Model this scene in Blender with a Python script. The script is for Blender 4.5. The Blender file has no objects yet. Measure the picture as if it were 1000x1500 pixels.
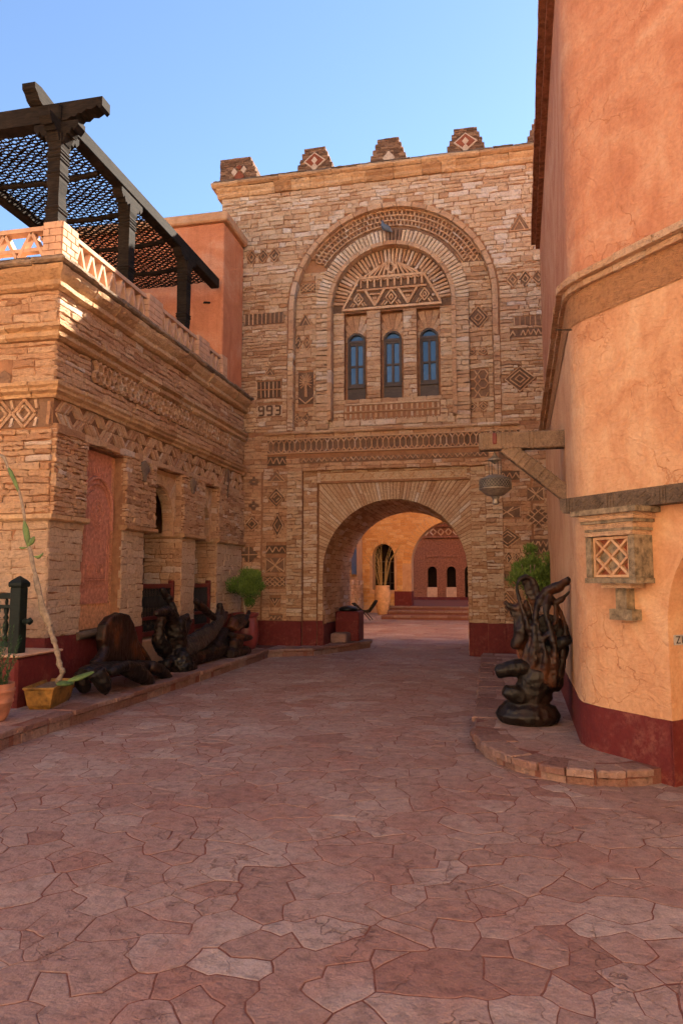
import bpy, bmesh, math, random
import numpy as np
from mathutils import Vector, Matrix
from mathutils.geometry import tessellate_polygon

R = math.radians
def vnoise(P):
    """smooth value noise in [-1, 1] for an (n, 3) array, the same on every run"""
    P = np.asarray(P, 'f8'); I = np.floor(P).astype('i8'); F = P - I; F = F * F * (3 - 2 * F); out = np.zeros(len(P))
    for dx in (0, 1):
        for dy in (0, 1):
            for dz in (0, 1):
                h = (I[:, 0] + dx) * 374761393 + (I[:, 1] + dy) * 668265263 + (I[:, 2] + dz) * 2147483647
                h = (h ^ (h >> 13)) * 1274126177 & 0xFFFFFFFF; h = (h ^ (h >> 16)) & 0xFFFFFF
                w = (F[:, 0] if dx else 1 - F[:, 0]) * (F[:, 1] if dy else 1 - F[:, 1]) * (F[:, 2] if dz else 1 - F[:, 2])
                out += w * (h / float(0xFFFFFF) * 2 - 1)
    return out
S = bpy.context.scene
COL = S.collection

# ---------------------------------------------------------------- camera
CAM_PITCH, CAM_YAW, CAM_Z = R(5.545), R(12.055), 1.6
cd = bpy.data.cameras.new('camera')
cd.sensor_fit = 'VERTICAL'; cd.sensor_height = 36.0; cd.lens = 36.0 * 1030 / 1500
cd.clip_start = 0.05; cd.clip_end = 2000
cam = bpy.data.objects.new('camera', cd); COL.objects.link(cam)
cam.location = (0, 0, CAM_Z); cam.rotation_euler = (math.pi / 2 + CAM_PITCH, 0, CAM_YAW)
S.camera = cam

# ---------------------------------------------------------------- sky and sun
SUN_AZ, SUN_EL = R(31.5), R(37.6)          # azimuth clockwise from +Y
W = bpy.data.worlds.new('World'); S.world = W; W.use_nodes = True
wn = W.node_tree.nodes; wl = W.node_tree.links
bg = wn['Background']
sky = wn.new('ShaderNodeTexSky'); sky.sky_type = 'NISHITA'; sky.sun_disc = False
sky.sun_elevation = SUN_EL; sky.sun_rotation = SUN_AZ
sky.altitude = 600; sky.air_density = 1.0; sky.dust_density = 0.1; sky.ozone_density = 2.6
wl.new(sky.outputs[0], bg.inputs[0]); bg.inputs[1].default_value = 0.05
sd = bpy.data.lights.new('sun', 'SUN'); sd.energy = 5.0; sd.angle = R(0.5); sd.color = (1.0, 0.90, 0.76)
sun = bpy.data.objects.new('sun', sd); COL.objects.link(sun)
sdir = Vector((math.sin(SUN_AZ) * math.cos(SUN_EL), math.cos(SUN_AZ) * math.cos(SUN_EL), math.sin(SUN_EL)))
sun.rotation_euler = sdir.to_track_quat('Z', 'Y').to_euler(); sun.location = sdir * 60

S.view_settings.view_transform = 'Standard'; S.view_settings.look = 'None'
S.view_settings.exposure = 2.58; S.view_settings.gamma = 1.0; S.view_settings.use_curve_mapping = False
S.cycles.use_denoising = True
S.cycles.max_bounces = 6; S.cycles.diffuse_bounces = 4; S.cycles.use_adaptive_sampling = True; S.cycles.adaptive_threshold = 0.04
S.cycles.sample_clamp_indirect = 8.0

# ---------------------------------------------------------------- pixel of the 1000 x 1500 photograph -> point
_hd = Vector((-math.sin(CAM_YAW), math.cos(CAM_YAW), 0)); _rt = Vector((math.cos(CAM_YAW), math.sin(CAM_YAW), 0)); _u0 = Vector((0, 0, 1))
_fw = _hd * math.cos(CAM_PITCH) + _u0 * math.sin(CAM_PITCH); _up = _u0 * math.cos(CAM_PITCH) - _hd * math.sin(CAM_PITCH)
CP = Vector((0, 0, CAM_Z))
def _ray(x, y): return _fw * 1030 + _rt * (x - 500) + _up * (750 - y)
def atY(x, y, Y): d = _ray(x, y); return CP + d * (Y / d.y)
def atX(x, y, X): d = _ray(x, y); return CP + d * (X / d.x)
def atZ(x, y, Z): d = _ray(x, y); return CP + d * ((Z - CAM_Z) / d.z)

# ---------------------------------------------------------------- materials
MATS = {}
def srgb(r, g, b):
    f = lambda c: (c / 255 / 12.92) if c / 255 <= 0.04045 else ((c / 255 + 0.055) / 1.055) ** 2.4
    return (f(r), f(g), f(b), 1)
class NT:
    def __init__(s, name):
        m = bpy.data.materials.new(name); m.use_nodes = True; s.m = m; s.t = m.node_tree; s.n = s.t.nodes; s.l = s.t.links
        s.b = s.n['Principled BSDF']; MATS[name] = m
        s.geo = s.n.new('ShaderNodeNewGeometry'); s.pos = s.geo.outputs['Position']
    def link(s, a, b): s.l.new(a, b)
    def mapping(s, scale=(1, 1, 1), vec=None, rot=(0, 0, 0)):
        q = s.n.new('ShaderNodeMapping'); q.inputs['Scale'].default_value = scale; q.inputs['Rotation'].default_value = rot
        s.l.new(vec or s.pos, q.inputs['Vector']); return q.outputs[0]
    def noise(s, scale, detail=4, rough=0.55, vec=None, dist=0.0):
        q = s.n.new('ShaderNodeTexNoise'); q.inputs['Scale'].default_value = scale; q.inputs['Detail'].default_value = min(detail, 3.5)
        q.inputs['Roughness'].default_value = rough; q.inputs['Distortion'].default_value = dist
        s.l.new(vec or s.pos, q.inputs['Vector']); return q.outputs['Fac']
    def voro(s, scale, vec=None, feature='DISTANCE_TO_EDGE', out='Distance'):
        q = s.n.new('ShaderNodeTexVoronoi'); q.feature = feature; q.inputs['Scale'].default_value = scale
        s.l.new(vec or s.pos, q.inputs['Vector']); return q.outputs[out]
    def ramp(s, fac, stops, interp='LINEAR'):
        q = s.n.new('ShaderNodeValToRGB'); cr = q.color_ramp; cr.interpolation = interp
        while len(cr.elements) < len(stops): cr.elements.new(0.5)
        for e, (p, c) in zip(cr.elements, stops): e.position = p; e.color = c if len(c) == 4 else (*c, 1)
        s.l.new(fac, q.inputs[0]); return q.outputs[0]
    def mix(s, fac, a, b, mode='MIX'):
        q = s.n.new('ShaderNodeMix'); q.data_type = 'RGBA'; q.blend_type = mode
        for i, v in ((0, fac), (6, a), (7, b)):
            if isinstance(v, (int, float)): q.inputs[i].default_value = v
            elif isinstance(v, tuple): q.inputs[i].default_value = v if len(v) == 4 else (*v, 1)
            else: s.l.new(v, q.inputs[i])
        return q.outputs[2]
    def math(s, op, a, b=0.0):
        q = s.n.new('ShaderNodeMath'); q.operation = op
        for i, v in enumerate((a, b)):
            if isinstance(v, (int, float)): q.inputs[i].default_value = v
            else: s.l.new(v, q.inputs[i])
        return q.outputs[0]
    def rng(s, v, a, b, c=0.0, d=1.0):
        q = s.n.new('ShaderNodeMapRange')
        for i, x in enumerate((a, b, c, d)): q.inputs[i + 1].default_value = x
        s.l.new(v, q.inputs[0]); return q.outputs[0]
    def attr(s, name):
        q = s.n.new('ShaderNodeAttribute'); q.attribute_name = name; return q.outputs['Fac']
    def sep(s, i):
        q = s.n.new('ShaderNodeSeparateXYZ'); s.l.new(s.pos, q.inputs[0]); return q.outputs[i]
    def bump(s, h, strength=0.5, dist=0.02, prev=None):
        q = s.n.new('ShaderNodeBump'); q.inputs['Strength'].default_value = strength; q.inputs['Distance'].default_value = dist
        s.l.new(h, q.inputs['Height'])
        if prev is not None: s.l.new(prev, q.inputs['Normal'])
        return q.outputs[0]
    def done(s, col, rough=0.9, nrm=None, spec=0.2, metal=0.0):
        if isinstance(col, tuple): s.b.inputs['Base Color'].default_value = col if len(col) == 4 else (*col, 1)
        else: s.l.new(col, s.b.inputs['Base Color'])
        if isinstance(rough, (int, float)): s.b.inputs['Roughness'].default_value = rough
        else: s.l.new(rough, s.b.inputs['Roughness'])
        s.b.inputs['Specular IOR Level'].default_value = spec; s.b.inputs['Metallic'].default_value = metal
        if nrm is not None: s.l.new(nrm, s.b.inputs['Normal'])
        return s.m

def mat_stone(name, stops, stain, bump=0.8, layer=True, fine=60):
    t = NT(name)
    c = t.ramp(t.attr('tint'), stops)
    n1 = t.noise(3.5, 5, 0.6); n2 = t.noise(22, 5, 0.65)
    c = t.mix(t.rng(n1, 0.45, 0.75), c, t.mix(0.55, c, stain))
    c = t.mix(1.0, c, t.ramp(n2, [(0.25, (0.62, 0.6, 0.58)), (0.5, (0.95, 0.95, 0.95)), (0.8, (1.12, 1.1, 1.06))]), 'MULTIPLY')
    v = t.mapping((1, 1, 5)) if layer else t.pos
    h = t.math('ADD', t.noise(14, 6, 0.65, v), t.math('MULTIPLY', t.noise(fine, 4, 0.6), 0.35))
    return t.done(c, 0.93, t.bump(h, bump, 0.03), 0.12)

mat_stone('limestone', [(0.0, (0.42, 0.235, 0.13)), (0.25, (0.56, 0.355, 0.215)), (0.6, (0.64, 0.45, 0.29)), (0.85, (0.68, 0.515, 0.36)), (1.0, (0.71, 0.59, 0.48))], (0.53, 0.28, 0.145), 1.2)
mat_stone('ochre_stone', [(0.0, (0.44, 0.235, 0.13)), (0.35, (0.60, 0.355, 0.205)), (0.85, (0.67, 0.435, 0.27)), (1.0, (0.69, 0.54, 0.43))], (0.58, 0.29, 0.145), 1.4)
mat_stone('cornice', [(0.0, (0.40, 0.22, 0.11)), (0.6, (0.56, 0.34, 0.18)), (1.0, (0.62, 0.41, 0.24))], (0.28, 0.15, 0.08))
mat_stone('slate_edge', [(0.0, (0.16, 0.11, 0.08)), (0.6, (0.26, 0.18, 0.12)), (1.0, (0.40, 0.27, 0.17))], (0.08, 0.06, 0.05))
mat_stone('dark_stone', [(0.0, (0.125, 0.075, 0.05)), (0.6, (0.19, 0.11, 0.07)), (1.0, (0.25, 0.145, 0.09))], (0.08, 0.052, 0.04), 0.9, False)
mat_stone('merlon_stone', [(0.0, (0.14, 0.075, 0.045)), (0.6, (0.25, 0.135, 0.08)), (1.0, (0.34, 0.20, 0.12))], (0.10, 0.06, 0.04))
mat_stone('light_brick', [(0.0, (0.44, 0.24, 0.13)), (0.6, (0.54, 0.325, 0.185)), (1.0, (0.60, 0.40, 0.25))], (0.40, 0.19, 0.09), 0.5, False)
mat_stone('red_tile', [(0.0, (0.22, 0.06, 0.03)), (1.0, (0.28, 0.09, 0.05))], (0.16, 0.05, 0.03), 0.3, False)
mat_stone('white_tile', [(0.0, (0.46, 0.33, 0.235)), (1.0, (0.56, 0.42, 0.31))], (0.5, 0.35, 0.24), 0.2, False)
def mat_paving():
    t = NT('paving')
    c = t.ramp(t.attr('tint'), [(0.0, (0.225, 0.108, 0.084)), (0.3, (0.28, 0.165, 0.136)), (0.7, (0.325, 0.218, 0.186)), (1.0, (0.375, 0.28, 0.245))])
    dust = t.noise(1.3, 6, 0.65, dist=0.5)
    c = t.mix(t.rng(dust, 0.46, 0.66), c, t.mix(0.6, c, (0.285, 0.128, 0.098)))
    c = t.mix(1.0, c, t.ramp(t.noise(13, 6, 0.7), [(0.28, (0.58, 0.56, 0.55)), (0.5, (0.96, 0.96, 0.96)), (0.75, (1.16, 1.15, 1.14))]), 'MULTIPLY')
    c = t.mix(1.0, c, t.ramp(t.noise(95, 3, 0.6), [(0.3, (0.8, 0.8, 0.8)), (0.6, (1.05, 1.05, 1.05))]), 'MULTIPLY')
    mp = t.n.new('ShaderNodeVectorMath'); mp.operation = 'ADD'
    nz = t.n.new('ShaderNodeTexNoise'); nz.inputs['Scale'].default_value = 4.0; nz.inputs['Detail'].default_value = 6; t.l.new(t.pos, nz.inputs['Vector'])
    sc = t.n.new('ShaderNodeVectorMath'); sc.operation = 'SCALE'; sc.inputs['Scale'].default_value = 0.5; t.l.new(nz.outputs['Color'], sc.inputs[0])
    t.l.new(t.pos, mp.inputs[0]); t.l.new(sc.outputs[0], mp.inputs[1])
    e = t.rng(t.voro(3.4, mp.outputs[0]), 0.0, 0.02, 1.0, 0.0)
    k = t.math('MULTIPLY', e, t.rng(t.noise(1.7, 3, 0.5), 0.48, 0.56))
    c = t.mix(t.math('MULTIPLY', k, 0.6), c, (0.12, 0.045, 0.035))
    lay = t.voro(2.1, mp.outputs[0], 'F1', 'Color')
    h = t.math('ADD', t.math('MULTIPLY', t.noise(7, 6, 0.7), 0.9), t.math('MULTIPLY', t.noise(42, 5, 0.7), 0.3))
    nr = t.bump(h, 0.95, 0.022); nr = t.bump(t.math('SUBTRACT', 1.0, k), 0.7, 0.012, nr)
    return t.done(c, t.rng(t.noise(5, 4, 0.6), 0.3, 0.7, 0.62, 0.9), nr, 0.25)
mat_paving()
mat_stone('kerb', [(0.0, (0.18, 0.088, 0.07)), (0.6, (0.235, 0.135, 0.11)), (1.0, (0.28, 0.18, 0.15))], (0.19, 0.09, 0.07), 0.9, False, 30)

def mat_mortar(name, col, dark):
    t = NT(name); c = t.ramp(t.noise(9, 5, 0.7), [(0.3, dark), (0.7, col)])
    return t.done(c, 0.97, t.bump(t.noise(40, 5, 0.7), 0.8, 0.02), 0.05)
mat_mortar('mortar', (0.38, 0.195, 0.105), (0.23, 0.11, 0.06))
mat_mortar('bedding', (0.21, 0.088, 0.068), (0.14, 0.054, 0.041))
mat_mortar('herring_ground', (0.27, 0.14, 0.075), (0.17, 0.085, 0.048))

def mat_plaster(name, stops, crack=True, streak=0.5, dark=(0.30, 0.10, 0.045)):
    t = NT(name)
    n = t.noise(0.7, 7, 0.62, dist=2.2); n2 = t.noise(5, 7, 0.7, t.mapping((1, 1, .55)), 1.2)
    c = t.ramp(t.math('ADD', t.math('MULTIPLY', n, 0.7), t.math('MULTIPLY', n2, 0.3)), stops)
    st = t.noise(1.0, 4, 0.6, t.mapping((7, 7, 0.35)))
    c = t.mix(t.math('MULTIPLY', t.rng(st, 0.56, 0.74), streak), c, dark)
    c = t.mix(1.0, c, t.ramp(t.noise(30, 4, 0.7), [(0.3, (0.86, 0.85, 0.84)), (0.6, (1.03, 1.03, 1.03))]), 'MULTIPLY')
    h = t.math('ADD', t.math('MULTIPLY', t.noise(4.5, 5, 0.55, t.mapping((1, 1, 1.7), rot=(.5, .4, .3)), 2.0), 1.0), t.math('MULTIPLY', t.noise(30, 5, 0.65), 0.35))
    nr = t.bump(h, 0.6, 0.03)
    if crack:
        mp = t.n.new('ShaderNodeVectorMath'); mp.operation = 'ADD'
        nz = t.n.new('ShaderNodeTexNoise'); nz.inputs['Scale'].default_value = 3.0; nz.inputs['Detail'].default_value = 5; t.l.new(t.pos, nz.inputs['Vector'])
        sc = t.n.new('ShaderNodeVectorMath'); sc.operation = 'SCALE'; sc.inputs['Scale'].default_value = 0.55; t.l.new(nz.outputs['Color'], sc.inputs[0])
        t.l.new(t.pos, mp.inputs[0]); t.l.new(sc.outputs[0], mp.inputs[1])
        e = t.voro(2.3, mp.outputs[0])
        k = t.rng(e, 0.0, 0.016, 1.0, 0.0)
        k = t.math('MULTIPLY', k, t.rng(t.noise(0.8, 2, 0.5), 0.5, 0.56))
        c = t.mix(t.math('MULTIPLY', k, 0.75), c, dark)
        nr = t.bump(t.math('SUBTRACT', 1.0, k), 0.5, 0.012, nr)
    return t.done(c, 0.92, nr, 0.12)
mat_plaster('plaster', [(0.34, (0.40, 0.155, 0.082)), (0.46, (0.475, 0.205, 0.112)), (0.55, (0.515, 0.245, 0.138)), (0.66, (0.56, 0.305, 0.182)), (0.76, (0.59, 0.37, 0.245))], True, 0.32, (0.38, 0.14, 0.06))
mat_plaster('plaster_low', [(0.34, (0.44, 0.20, 0.10)), (0.46, (0.53, 0.27, 0.142)), (0.55, (0.575, 0.32, 0.175)), (0.66, (0.61, 0.375, 0.22)), (0.76, (0.63, 0.43, 0.28))], True, 0.3, (0.40, 0.16, 0.07))
mat_plaster('plaster_pink', [(0.30, (0.42, 0.14, 0.065)), (0.5, (0.56, 0.21, 0.10)), (0.75, (0.62, 0.32, 0.19))], False, 0.35)
mat_plaster('plaster_mud', [(0.30, (0.40, 0.20, 0.10)), (0.5, (0.52, 0.29, 0.155)), (0.75, (0.60, 0.38, 0.225))], False, 0.2)

mat_stone('pier_render', [(0.0, (0.58, 0.36, 0.22)), (0.6, (0.64, 0.43, 0.285)), (1.0, (0.68, 0.49, 0.35))], (0.62, 0.43, 0.30), 1.5)
mat_stone('orange_stone', [(0.0, (0.56, 0.25, 0.08)), (0.6, (0.68, 0.35, 0.125)), (1.0, (0.72, 0.43, 0.19))], (0.55, 0.24, 0.09), 1.0)
mat_stone('plaster_rough', [(0.0, (0.50, 0.24, 0.11)), (1.0, (0.58, 0.30, 0.145))], (0.44, 0.17, 0.07), 1.6)

def mat_dado():
    t = NT('red_dado')
    w = t.rng(t.math('ADD', t.noise(4.5, 6, 0.7), t.math('MULTIPLY', t.sep(2), -0.16)), 0.40, 0.60)
    n = t.noise(12, 5, 0.7)
    c = t.ramp(n, [(0.3, (0.095, 0.010, 0.010)), (0.7, (0.135, 0.017, 0.015))])
    w2 = t.rng(t.noise(16, 6, 0.75), 0.42, 0.62)
    c = t.mix(t.math('MULTIPLY', t.math('MULTIPLY', w, w2), 0.55), c, (0.25, 0.088, 0.062))
    return t.done(c, 0.75, t.bump(t.noise(18, 5, 0.65), 0.5, 0.015), 0.3)
mat_dado()
def mat_wood(name, a, b, rough, bump=0.4, axis=(3, 3, 22), spec=0.3):
    t = NT(name); g = t.noise(2.0, 6, 0.65, t.mapping(axis), 1.2)
    c = t.ramp(g, [(0.3, a), (0.7, b)])
    c = t.mix(1.0, c, t.ramp(t.noise(3, 4, 0.6), [(0.3, (0.7, 0.68, 0.66)), (0.7, (1.15, 1.12, 1.1))]), 'MULTIPLY')
    return t.done(c, rough, t.bump(g, bump, 0.01), spec)
mat_wood('dark_timber', (0.010, 0.008, 0.0065), (0.034, 0.025, 0.018), 0.9, 0.4, (3, 3, 22), 0.08)
mat_wood('bracket_timber', (0.11, 0.072, 0.048), (0.27, 0.18, 0.118), 0.85, 0.7, (20, 3, 20))
mat_wood('weathered_timber', (0.06, 0.04, 0.028), (0.17, 0.115, 0.075), 0.85, 0.7, (20, 3, 20))
mat_wood('window_wood', (0.05, 0.038, 0.033), (0.10, 0.075, 0.062), 0.6, 0.2)
mat_wood('red_wood', (0.09, 0.012, 0.010), (0.15, 0.022, 0.016), 0.5, 0.2)
mat_wood('green_wood', (0.004, 0.008, 0.007), (0.010, 0.017, 0.015), 0.5, 0.2, (3, 3, 22), 0.15)
mat_wood('black_wood', (0.004, 0.004, 0.005), (0.016, 0.015, 0.016), 0.4, 0.2)
def mat_root(name, a, b, c3, rough):
    t = NT(name); g = t.noise(1.6, 6, 0.6, t.mapping((5, 5, 1.4)), 2.0); w = t.noise(2.4, 4, 0.6)
    c = t.ramp(g, [(0.3, a), (0.6, b)])
    c = t.mix(t.rng(w, 0.5, 0.66), c, c3)
    return t.done(c, t.rng(t.noise(8, 4, 0.6), 0.3, 0.7, rough, rough + 0.25), t.bump(g, 0.5, 0.03), 0.28)
mat_root('root_wood', (0.0045, 0.0025, 0.002), (0.019, 0.0075, 0.0045), (0.085, 0.025, 0.007), 0.36)
mat_root('root_dark', (0.003, 0.002, 0.0017), (0.009, 0.005, 0.0035), (0.022, 0.008, 0.004), 0.36)
mat_root('root_grey', (0.010, 0.010, 0.011), (0.034, 0.031, 0.031), (0.024, 0.018, 0.016), 0.32)
def mat_plain(name, col, rough=0.7, spec=0.3, metal=0.0, nscale=14, amt=0.25, bump=0.2):
    t = NT(name); n = t.noise(nscale, 5, 0.65)
    lo = tuple(x * (1 - amt) for x in col); hi = tuple(min(1, x * (1 + amt)) for x in col)
    return t.done(t.ramp(n, [(0.3, lo), (0.7, hi)]), rough, t.bump(n, bump, 0.01), spec, metal)
mat_plain('carved_clay', (0.44, 0.18, 0.115), 0.85, 0.15, 0, 20, 0.35, 0.5)
mat_plain('carved_tan', (0.52, 0.25, 0.125), 0.88, 0.15, 0, 20, 0.35, 0.6)
mat_plain('iron', (0.035, 0.032, 0.030), 0.5, 0.4, 0.6)
mat_plain('pewter', (0.20, 0.165, 0.135), 0.5, 0.4, 0.55, 30, 0.4)
mat_plain('slate', (0.19, 0.14, 0.088), 0.8, 0.25, 0, 18, 0.6, 0.7)
mat_plain('terracotta', (0.40, 0.17, 0.10), 0.8, 0.2, 0, 9, 0.25, 0.3)
mat_plain('jar_clay', (0.52, 0.30, 0.15), 0.8, 0.2, 0, 7, 0.25, 0.3)
mat_plain('pink_render', (0.53, 0.31, 0.19), 0.9, 0.15, 0, 6, 0.2, 0.3)
mat_plain('yellow_glaze', (0.27, 0.13, 0.025), 0.55, 0.35, 0, 7, 0.65, 0.5)
mat_plain('soil', (0.20, 0.13, 0.09), 0.97, 0.05, 0, 30, 0.5, 0.8)
mat_plain('red_pot', (0.20, 0.035, 0.03), 0.35, 0.5, 0, 6, 0.2, 0.1)
mat_plain('cactus_bark', (0.25, 0.19, 0.14), 0.9, 0.1, 0, 16, 0.4, 0.8)
mat_plain('cactus_green', (0.10, 0.15, 0.04), 0.55, 0.3, 0, 12, 0.4, 0.3)
mat_plain('dry_frond', (0.30, 0.20, 0.08), 0.8, 0.1)
mat_plain('blue_tile', (0.05, 0.10, 0.20), 0.35, 0.5, 0, 40, 0.6)
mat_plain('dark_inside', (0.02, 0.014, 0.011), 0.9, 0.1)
mat_plain('feather', (0.10, 0.12, 0.15), 0.7, 0.2)
mat_plain('plate_grey', (0.36, 0.34, 0.33), 0.5, 0.4, 0, 20, 0.1, 0.1)
mat_plain('ink', (0.05, 0.035, 0.03), 0.8, 0.1)
mat_plain('roof_tile', (0.36, 0.13, 0.07), 0.85, 0.15, 0, 10, 0.35)
mat_plain('brown_brick', (0.26, 0.105, 0.06), 0.92, 0.1, 0, 12, 0.4, 0.6)
mat_plain('ochre_render', (0.74, 0.44, 0.20), 0.9, 0.1, 0, 3, 0.08)
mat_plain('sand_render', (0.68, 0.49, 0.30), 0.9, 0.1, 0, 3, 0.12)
t = NT('glass_painted_sky')  # sky reflection put into the pane colour as blue
t.done(t.ramp(t.attr('tint'), [(0.0, (0.02, 0.045, 0.085)), (1.0, (0.055, 0.11, 0.19))]), 0.06, t.bump(t.noise(3.5, 3, 0.6), 0.25, 0.02), 0.8)
def mat_leaf(name, a, b):
    t = NT(name); c = t.ramp(t.attr('tint'), [(0.0, a), (1.0, b)])
    t.b.inputs['Subsurface Weight'].default_value = 0.0
    return t.done(c, 0.6, None, 0.25)
mat_leaf('thuja', (0.035, 0.085, 0.014), (0.16, 0.24, 0.04))
mat_leaf('aloe', (0.02, 0.055, 0.02), (0.06, 0.115, 0.04))

# ---------------------------------------------------------------- mesh builder
rnd = random.Random(7)
class MB:
    def __init__(s): s.v = []; s.f = []; s.t = []
    def add(s, vs, fs, tint=None):
        o = len(s.v); s.v.extend(Vector(v) for v in vs); s.f.extend(tuple(i + o for i in f) for f in fs)
        tv = rnd.random() if tint is None else tint
        s.t.extend([tv] * len(vs)); return s
    def box(s, a, b, tint=None, M=None):
        (x0, y0, z0), (x1, y1, z1) = a, b
        vs = [(x0, y0, z0), (x1, y0, z0), (x1, y1, z0), (x0, y1, z0), (x0, y0, z1), (x1, y0, z1), (x1, y1, z1), (x0, y1, z1)]
        if M is not None: vs = [M @ Vector(v) for v in vs]
        return s.add(vs, [(0, 3, 2, 1), (4, 5, 6, 7), (0, 1, 5, 4), (1, 2, 6, 5), (2, 3, 7, 6), (3, 0, 4, 7)], tint)
    def bevbox(s, a, b, r=0.01, tint=None, M=None):
        bm = bmesh.new(); bmesh.ops.create_cube(bm, size=1.0)
        a = Vector(a); b = Vector(b)
        for v in bm.verts: v.co = Vector(((a[i] + b[i]) / 2 + v.co[i] * (b[i] - a[i])) for i in range(3))
        bmesh.ops.bevel(bm, geom=bm.edges[:], offset=r, segments=1, affect='EDGES')
        bm.verts.index_update(); vs = [v.co.copy() for v in bm.verts]
        if M is not None: vs = [M @ v for v in vs]
        s.add(vs, [tuple(v.index for v in f.verts) for f in bm.faces], tint); bm.free(); return s
    def prism(s, fr, loops, d0, d1, tint=None, back=False):
        """polygon loops (first outer, others holes) in (u, v), extruded from depth d0 to d1 in frame fr"""
        e = 1e-3; q = Vector(fr(0, 1, 0)); flip = (Vector(fr(e, 1, 0)) - q).cross(Vector(fr(0, 1 + e, 0)) - q).dot(Vector(fr(0, 1, e)) - q) < 0
        vs = []; fs = []; allp = []
        L = []
        for k, lp in enumerate(loops):
            A = sum(lp[i][0] * lp[(i + 1) % len(lp)][1] - lp[(i + 1) % len(lp)][0] * lp[i][1] for i in range(len(lp)))
            if (A < 0) == (k == 0): lp = lp[::-1]
            L.append(lp)
        tris = tessellate_polygon([[Vector((p[0], p[1], 0)) for p in lp] for lp in L])
        flat = [p for lp in L for p in lp]; n = len(flat)
        vs = [fr(p[0], p[1], d1) for p in flat] + [fr(p[0], p[1], d0) for p in flat]
        for tr in tris:
            a, b, c = (flat[i] for i in tr)
            if (b[0] - a[0]) * (c[1] - a[1]) - (c[0] - a[0]) * (b[1] - a[1]) < 0: tr = tr[::-1]
            fs.append(tuple(tr))
            if back: fs.append(tuple(i + n for i in reversed(tr)))
        o = 0
        for lp in L:
            m = len(lp)
            for i in range(m):
                j = (i + 1) % m; fs.append((o + i, o + i + n, o + j + n, o + j))
            o += m
        if flip: fs = [f[::-1] for f in fs]
        return s.add(vs, fs, tint)
    def stone(s, fr, poly, d0, d1, bev=0.012, tint=None, tilt=0.0, flip=None):
        cx = sum(p[0] for p in poly) / len(poly); cy = sum(p[1] for p in poly) / len(poly); n = len(poly)
        tu, tv = (rnd.uniform(-tilt, tilt), rnd.uniform(-tilt, tilt)) if tilt else (0, 0)
        dd = lambda p, d: d + (p[0] - cx) * tu + (p[1] - cy) * tv
        ins = []
        for p in poly:
            l = math.hypot(p[0] - cx, p[1] - cy) or 1
            k = max(0.5, 1 - bev / l * 1.25); ins.append((cx + (p[0] - cx) * k, cy + (p[1] - cy) * k))
        vs = [fr(p[0], p[1], d0) for p in poly] + [fr(p[0], p[1], dd(p, d1 - bev * 0.8)) for p in poly] + [fr(p[0], p[1], dd(p, d1 + rnd.uniform(-0.002, 0.002))) for p in ins]
        fs = [tuple(range(2 * n, 3 * n))]
        for i in range(n):
            j = (i + 1) % n; fs.append((i, j, j + n, i + n)); fs.append((i + n, j + n, j + 2 * n, i + 2 * n))
        if flip is None: flip = frame_flip(fr, cx, cy)
        if flip: fs = [f[::-1] for f in fs]
        return s.add(vs, fs, tint)
    def lathe(s, prof, c=(0, 0, 0), n=20, tint=None, M=None, squash=(1, 1)):
        vs = []; fs = []; m = len(prof)
        for r, z in prof:
            for k in range(n):
                a = 2 * math.pi * k / n; v = Vector((c[0] + r * math.cos(a) * squash[0], c[1] + r * math.sin(a) * squash[1], c[2] + z))
                vs.append(M @ v if M is not None else v)
        for i in range(m - 1):
            for k in range(n):
                j = (k + 1) % n; fs.append((i * n + k, i * n + j, (i + 1) * n + j, (i + 1) * n + k))
        fs.append(tuple(range(n - 1, -1, -1))); fs.append(tuple((m - 1) * n + k for k in range(n)))
        return s.add(vs, fs, tint)
    def tube(s, pts, rad, n=8, tint=None, cap=True, flat=1.0, side=None):
        pts = [Vector(p) for p in pts]; m = len(pts); vs = []; fs = []
        rad = rad if isinstance(rad, (list, tuple)) else [rad] * m
        up = Vector(side) if side is not None else Vector((0.31, 0.17, 0.93))
        for i, p in enumerate(pts):
            d = (pts[min(i + 1, m - 1)] - pts[max(i - 1, 0)]).normalized()
            x = d.cross(up); x = x.normalized() if x.length > 1e-4 else d.orthogonal().normalized()
            y = x.cross(d).normalized()
            for k in range(n):
                a = 2 * math.pi * k / n; vs.append(p + x * math.cos(a) * rad[i] + y * math.sin(a) * rad[i] * flat)
        for i in range(m - 1):
            for k in range(n):
                j = (k + 1) % n; fs.append((i * n + k, (i + 1) * n + k, (i + 1) * n + j, i * n + j))
        if cap: fs.append(tuple(range(n))); fs.append(tuple((m - 1) * n + k for k in range(n - 1, -1, -1)))
        return s.add(vs, fs, tint)
    def bar(s, fr, a, b, w, d0, d1, tint=None):
        """flat rectangular bar between (u,v) points a and b"""
        dx, dy = b[0] - a[0], b[1] - a[1]; l = math.hypot(dx, dy) or 1; nx, ny = -dy / l * w / 2, dx / l * w / 2
        poly = [(a[0] + nx, a[1] + ny), (a[0] - nx, a[1] - ny), (b[0] - nx, b[1] - ny), (b[0] + nx, b[1] + ny)]
        flip = frame_flip(fr, *a)
        vs = [fr(*p, d0) for p in poly] + [fr(*p, d1) for p in poly]
        fs = [(4, 5, 6, 7), (0, 1, 5, 4), (1, 2, 6, 5), (2, 3, 7, 6), (3, 0, 4, 7)]
        if flip: fs = [f[::-1] for f in fs]
        return s.add(vs, fs, tint)
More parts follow.
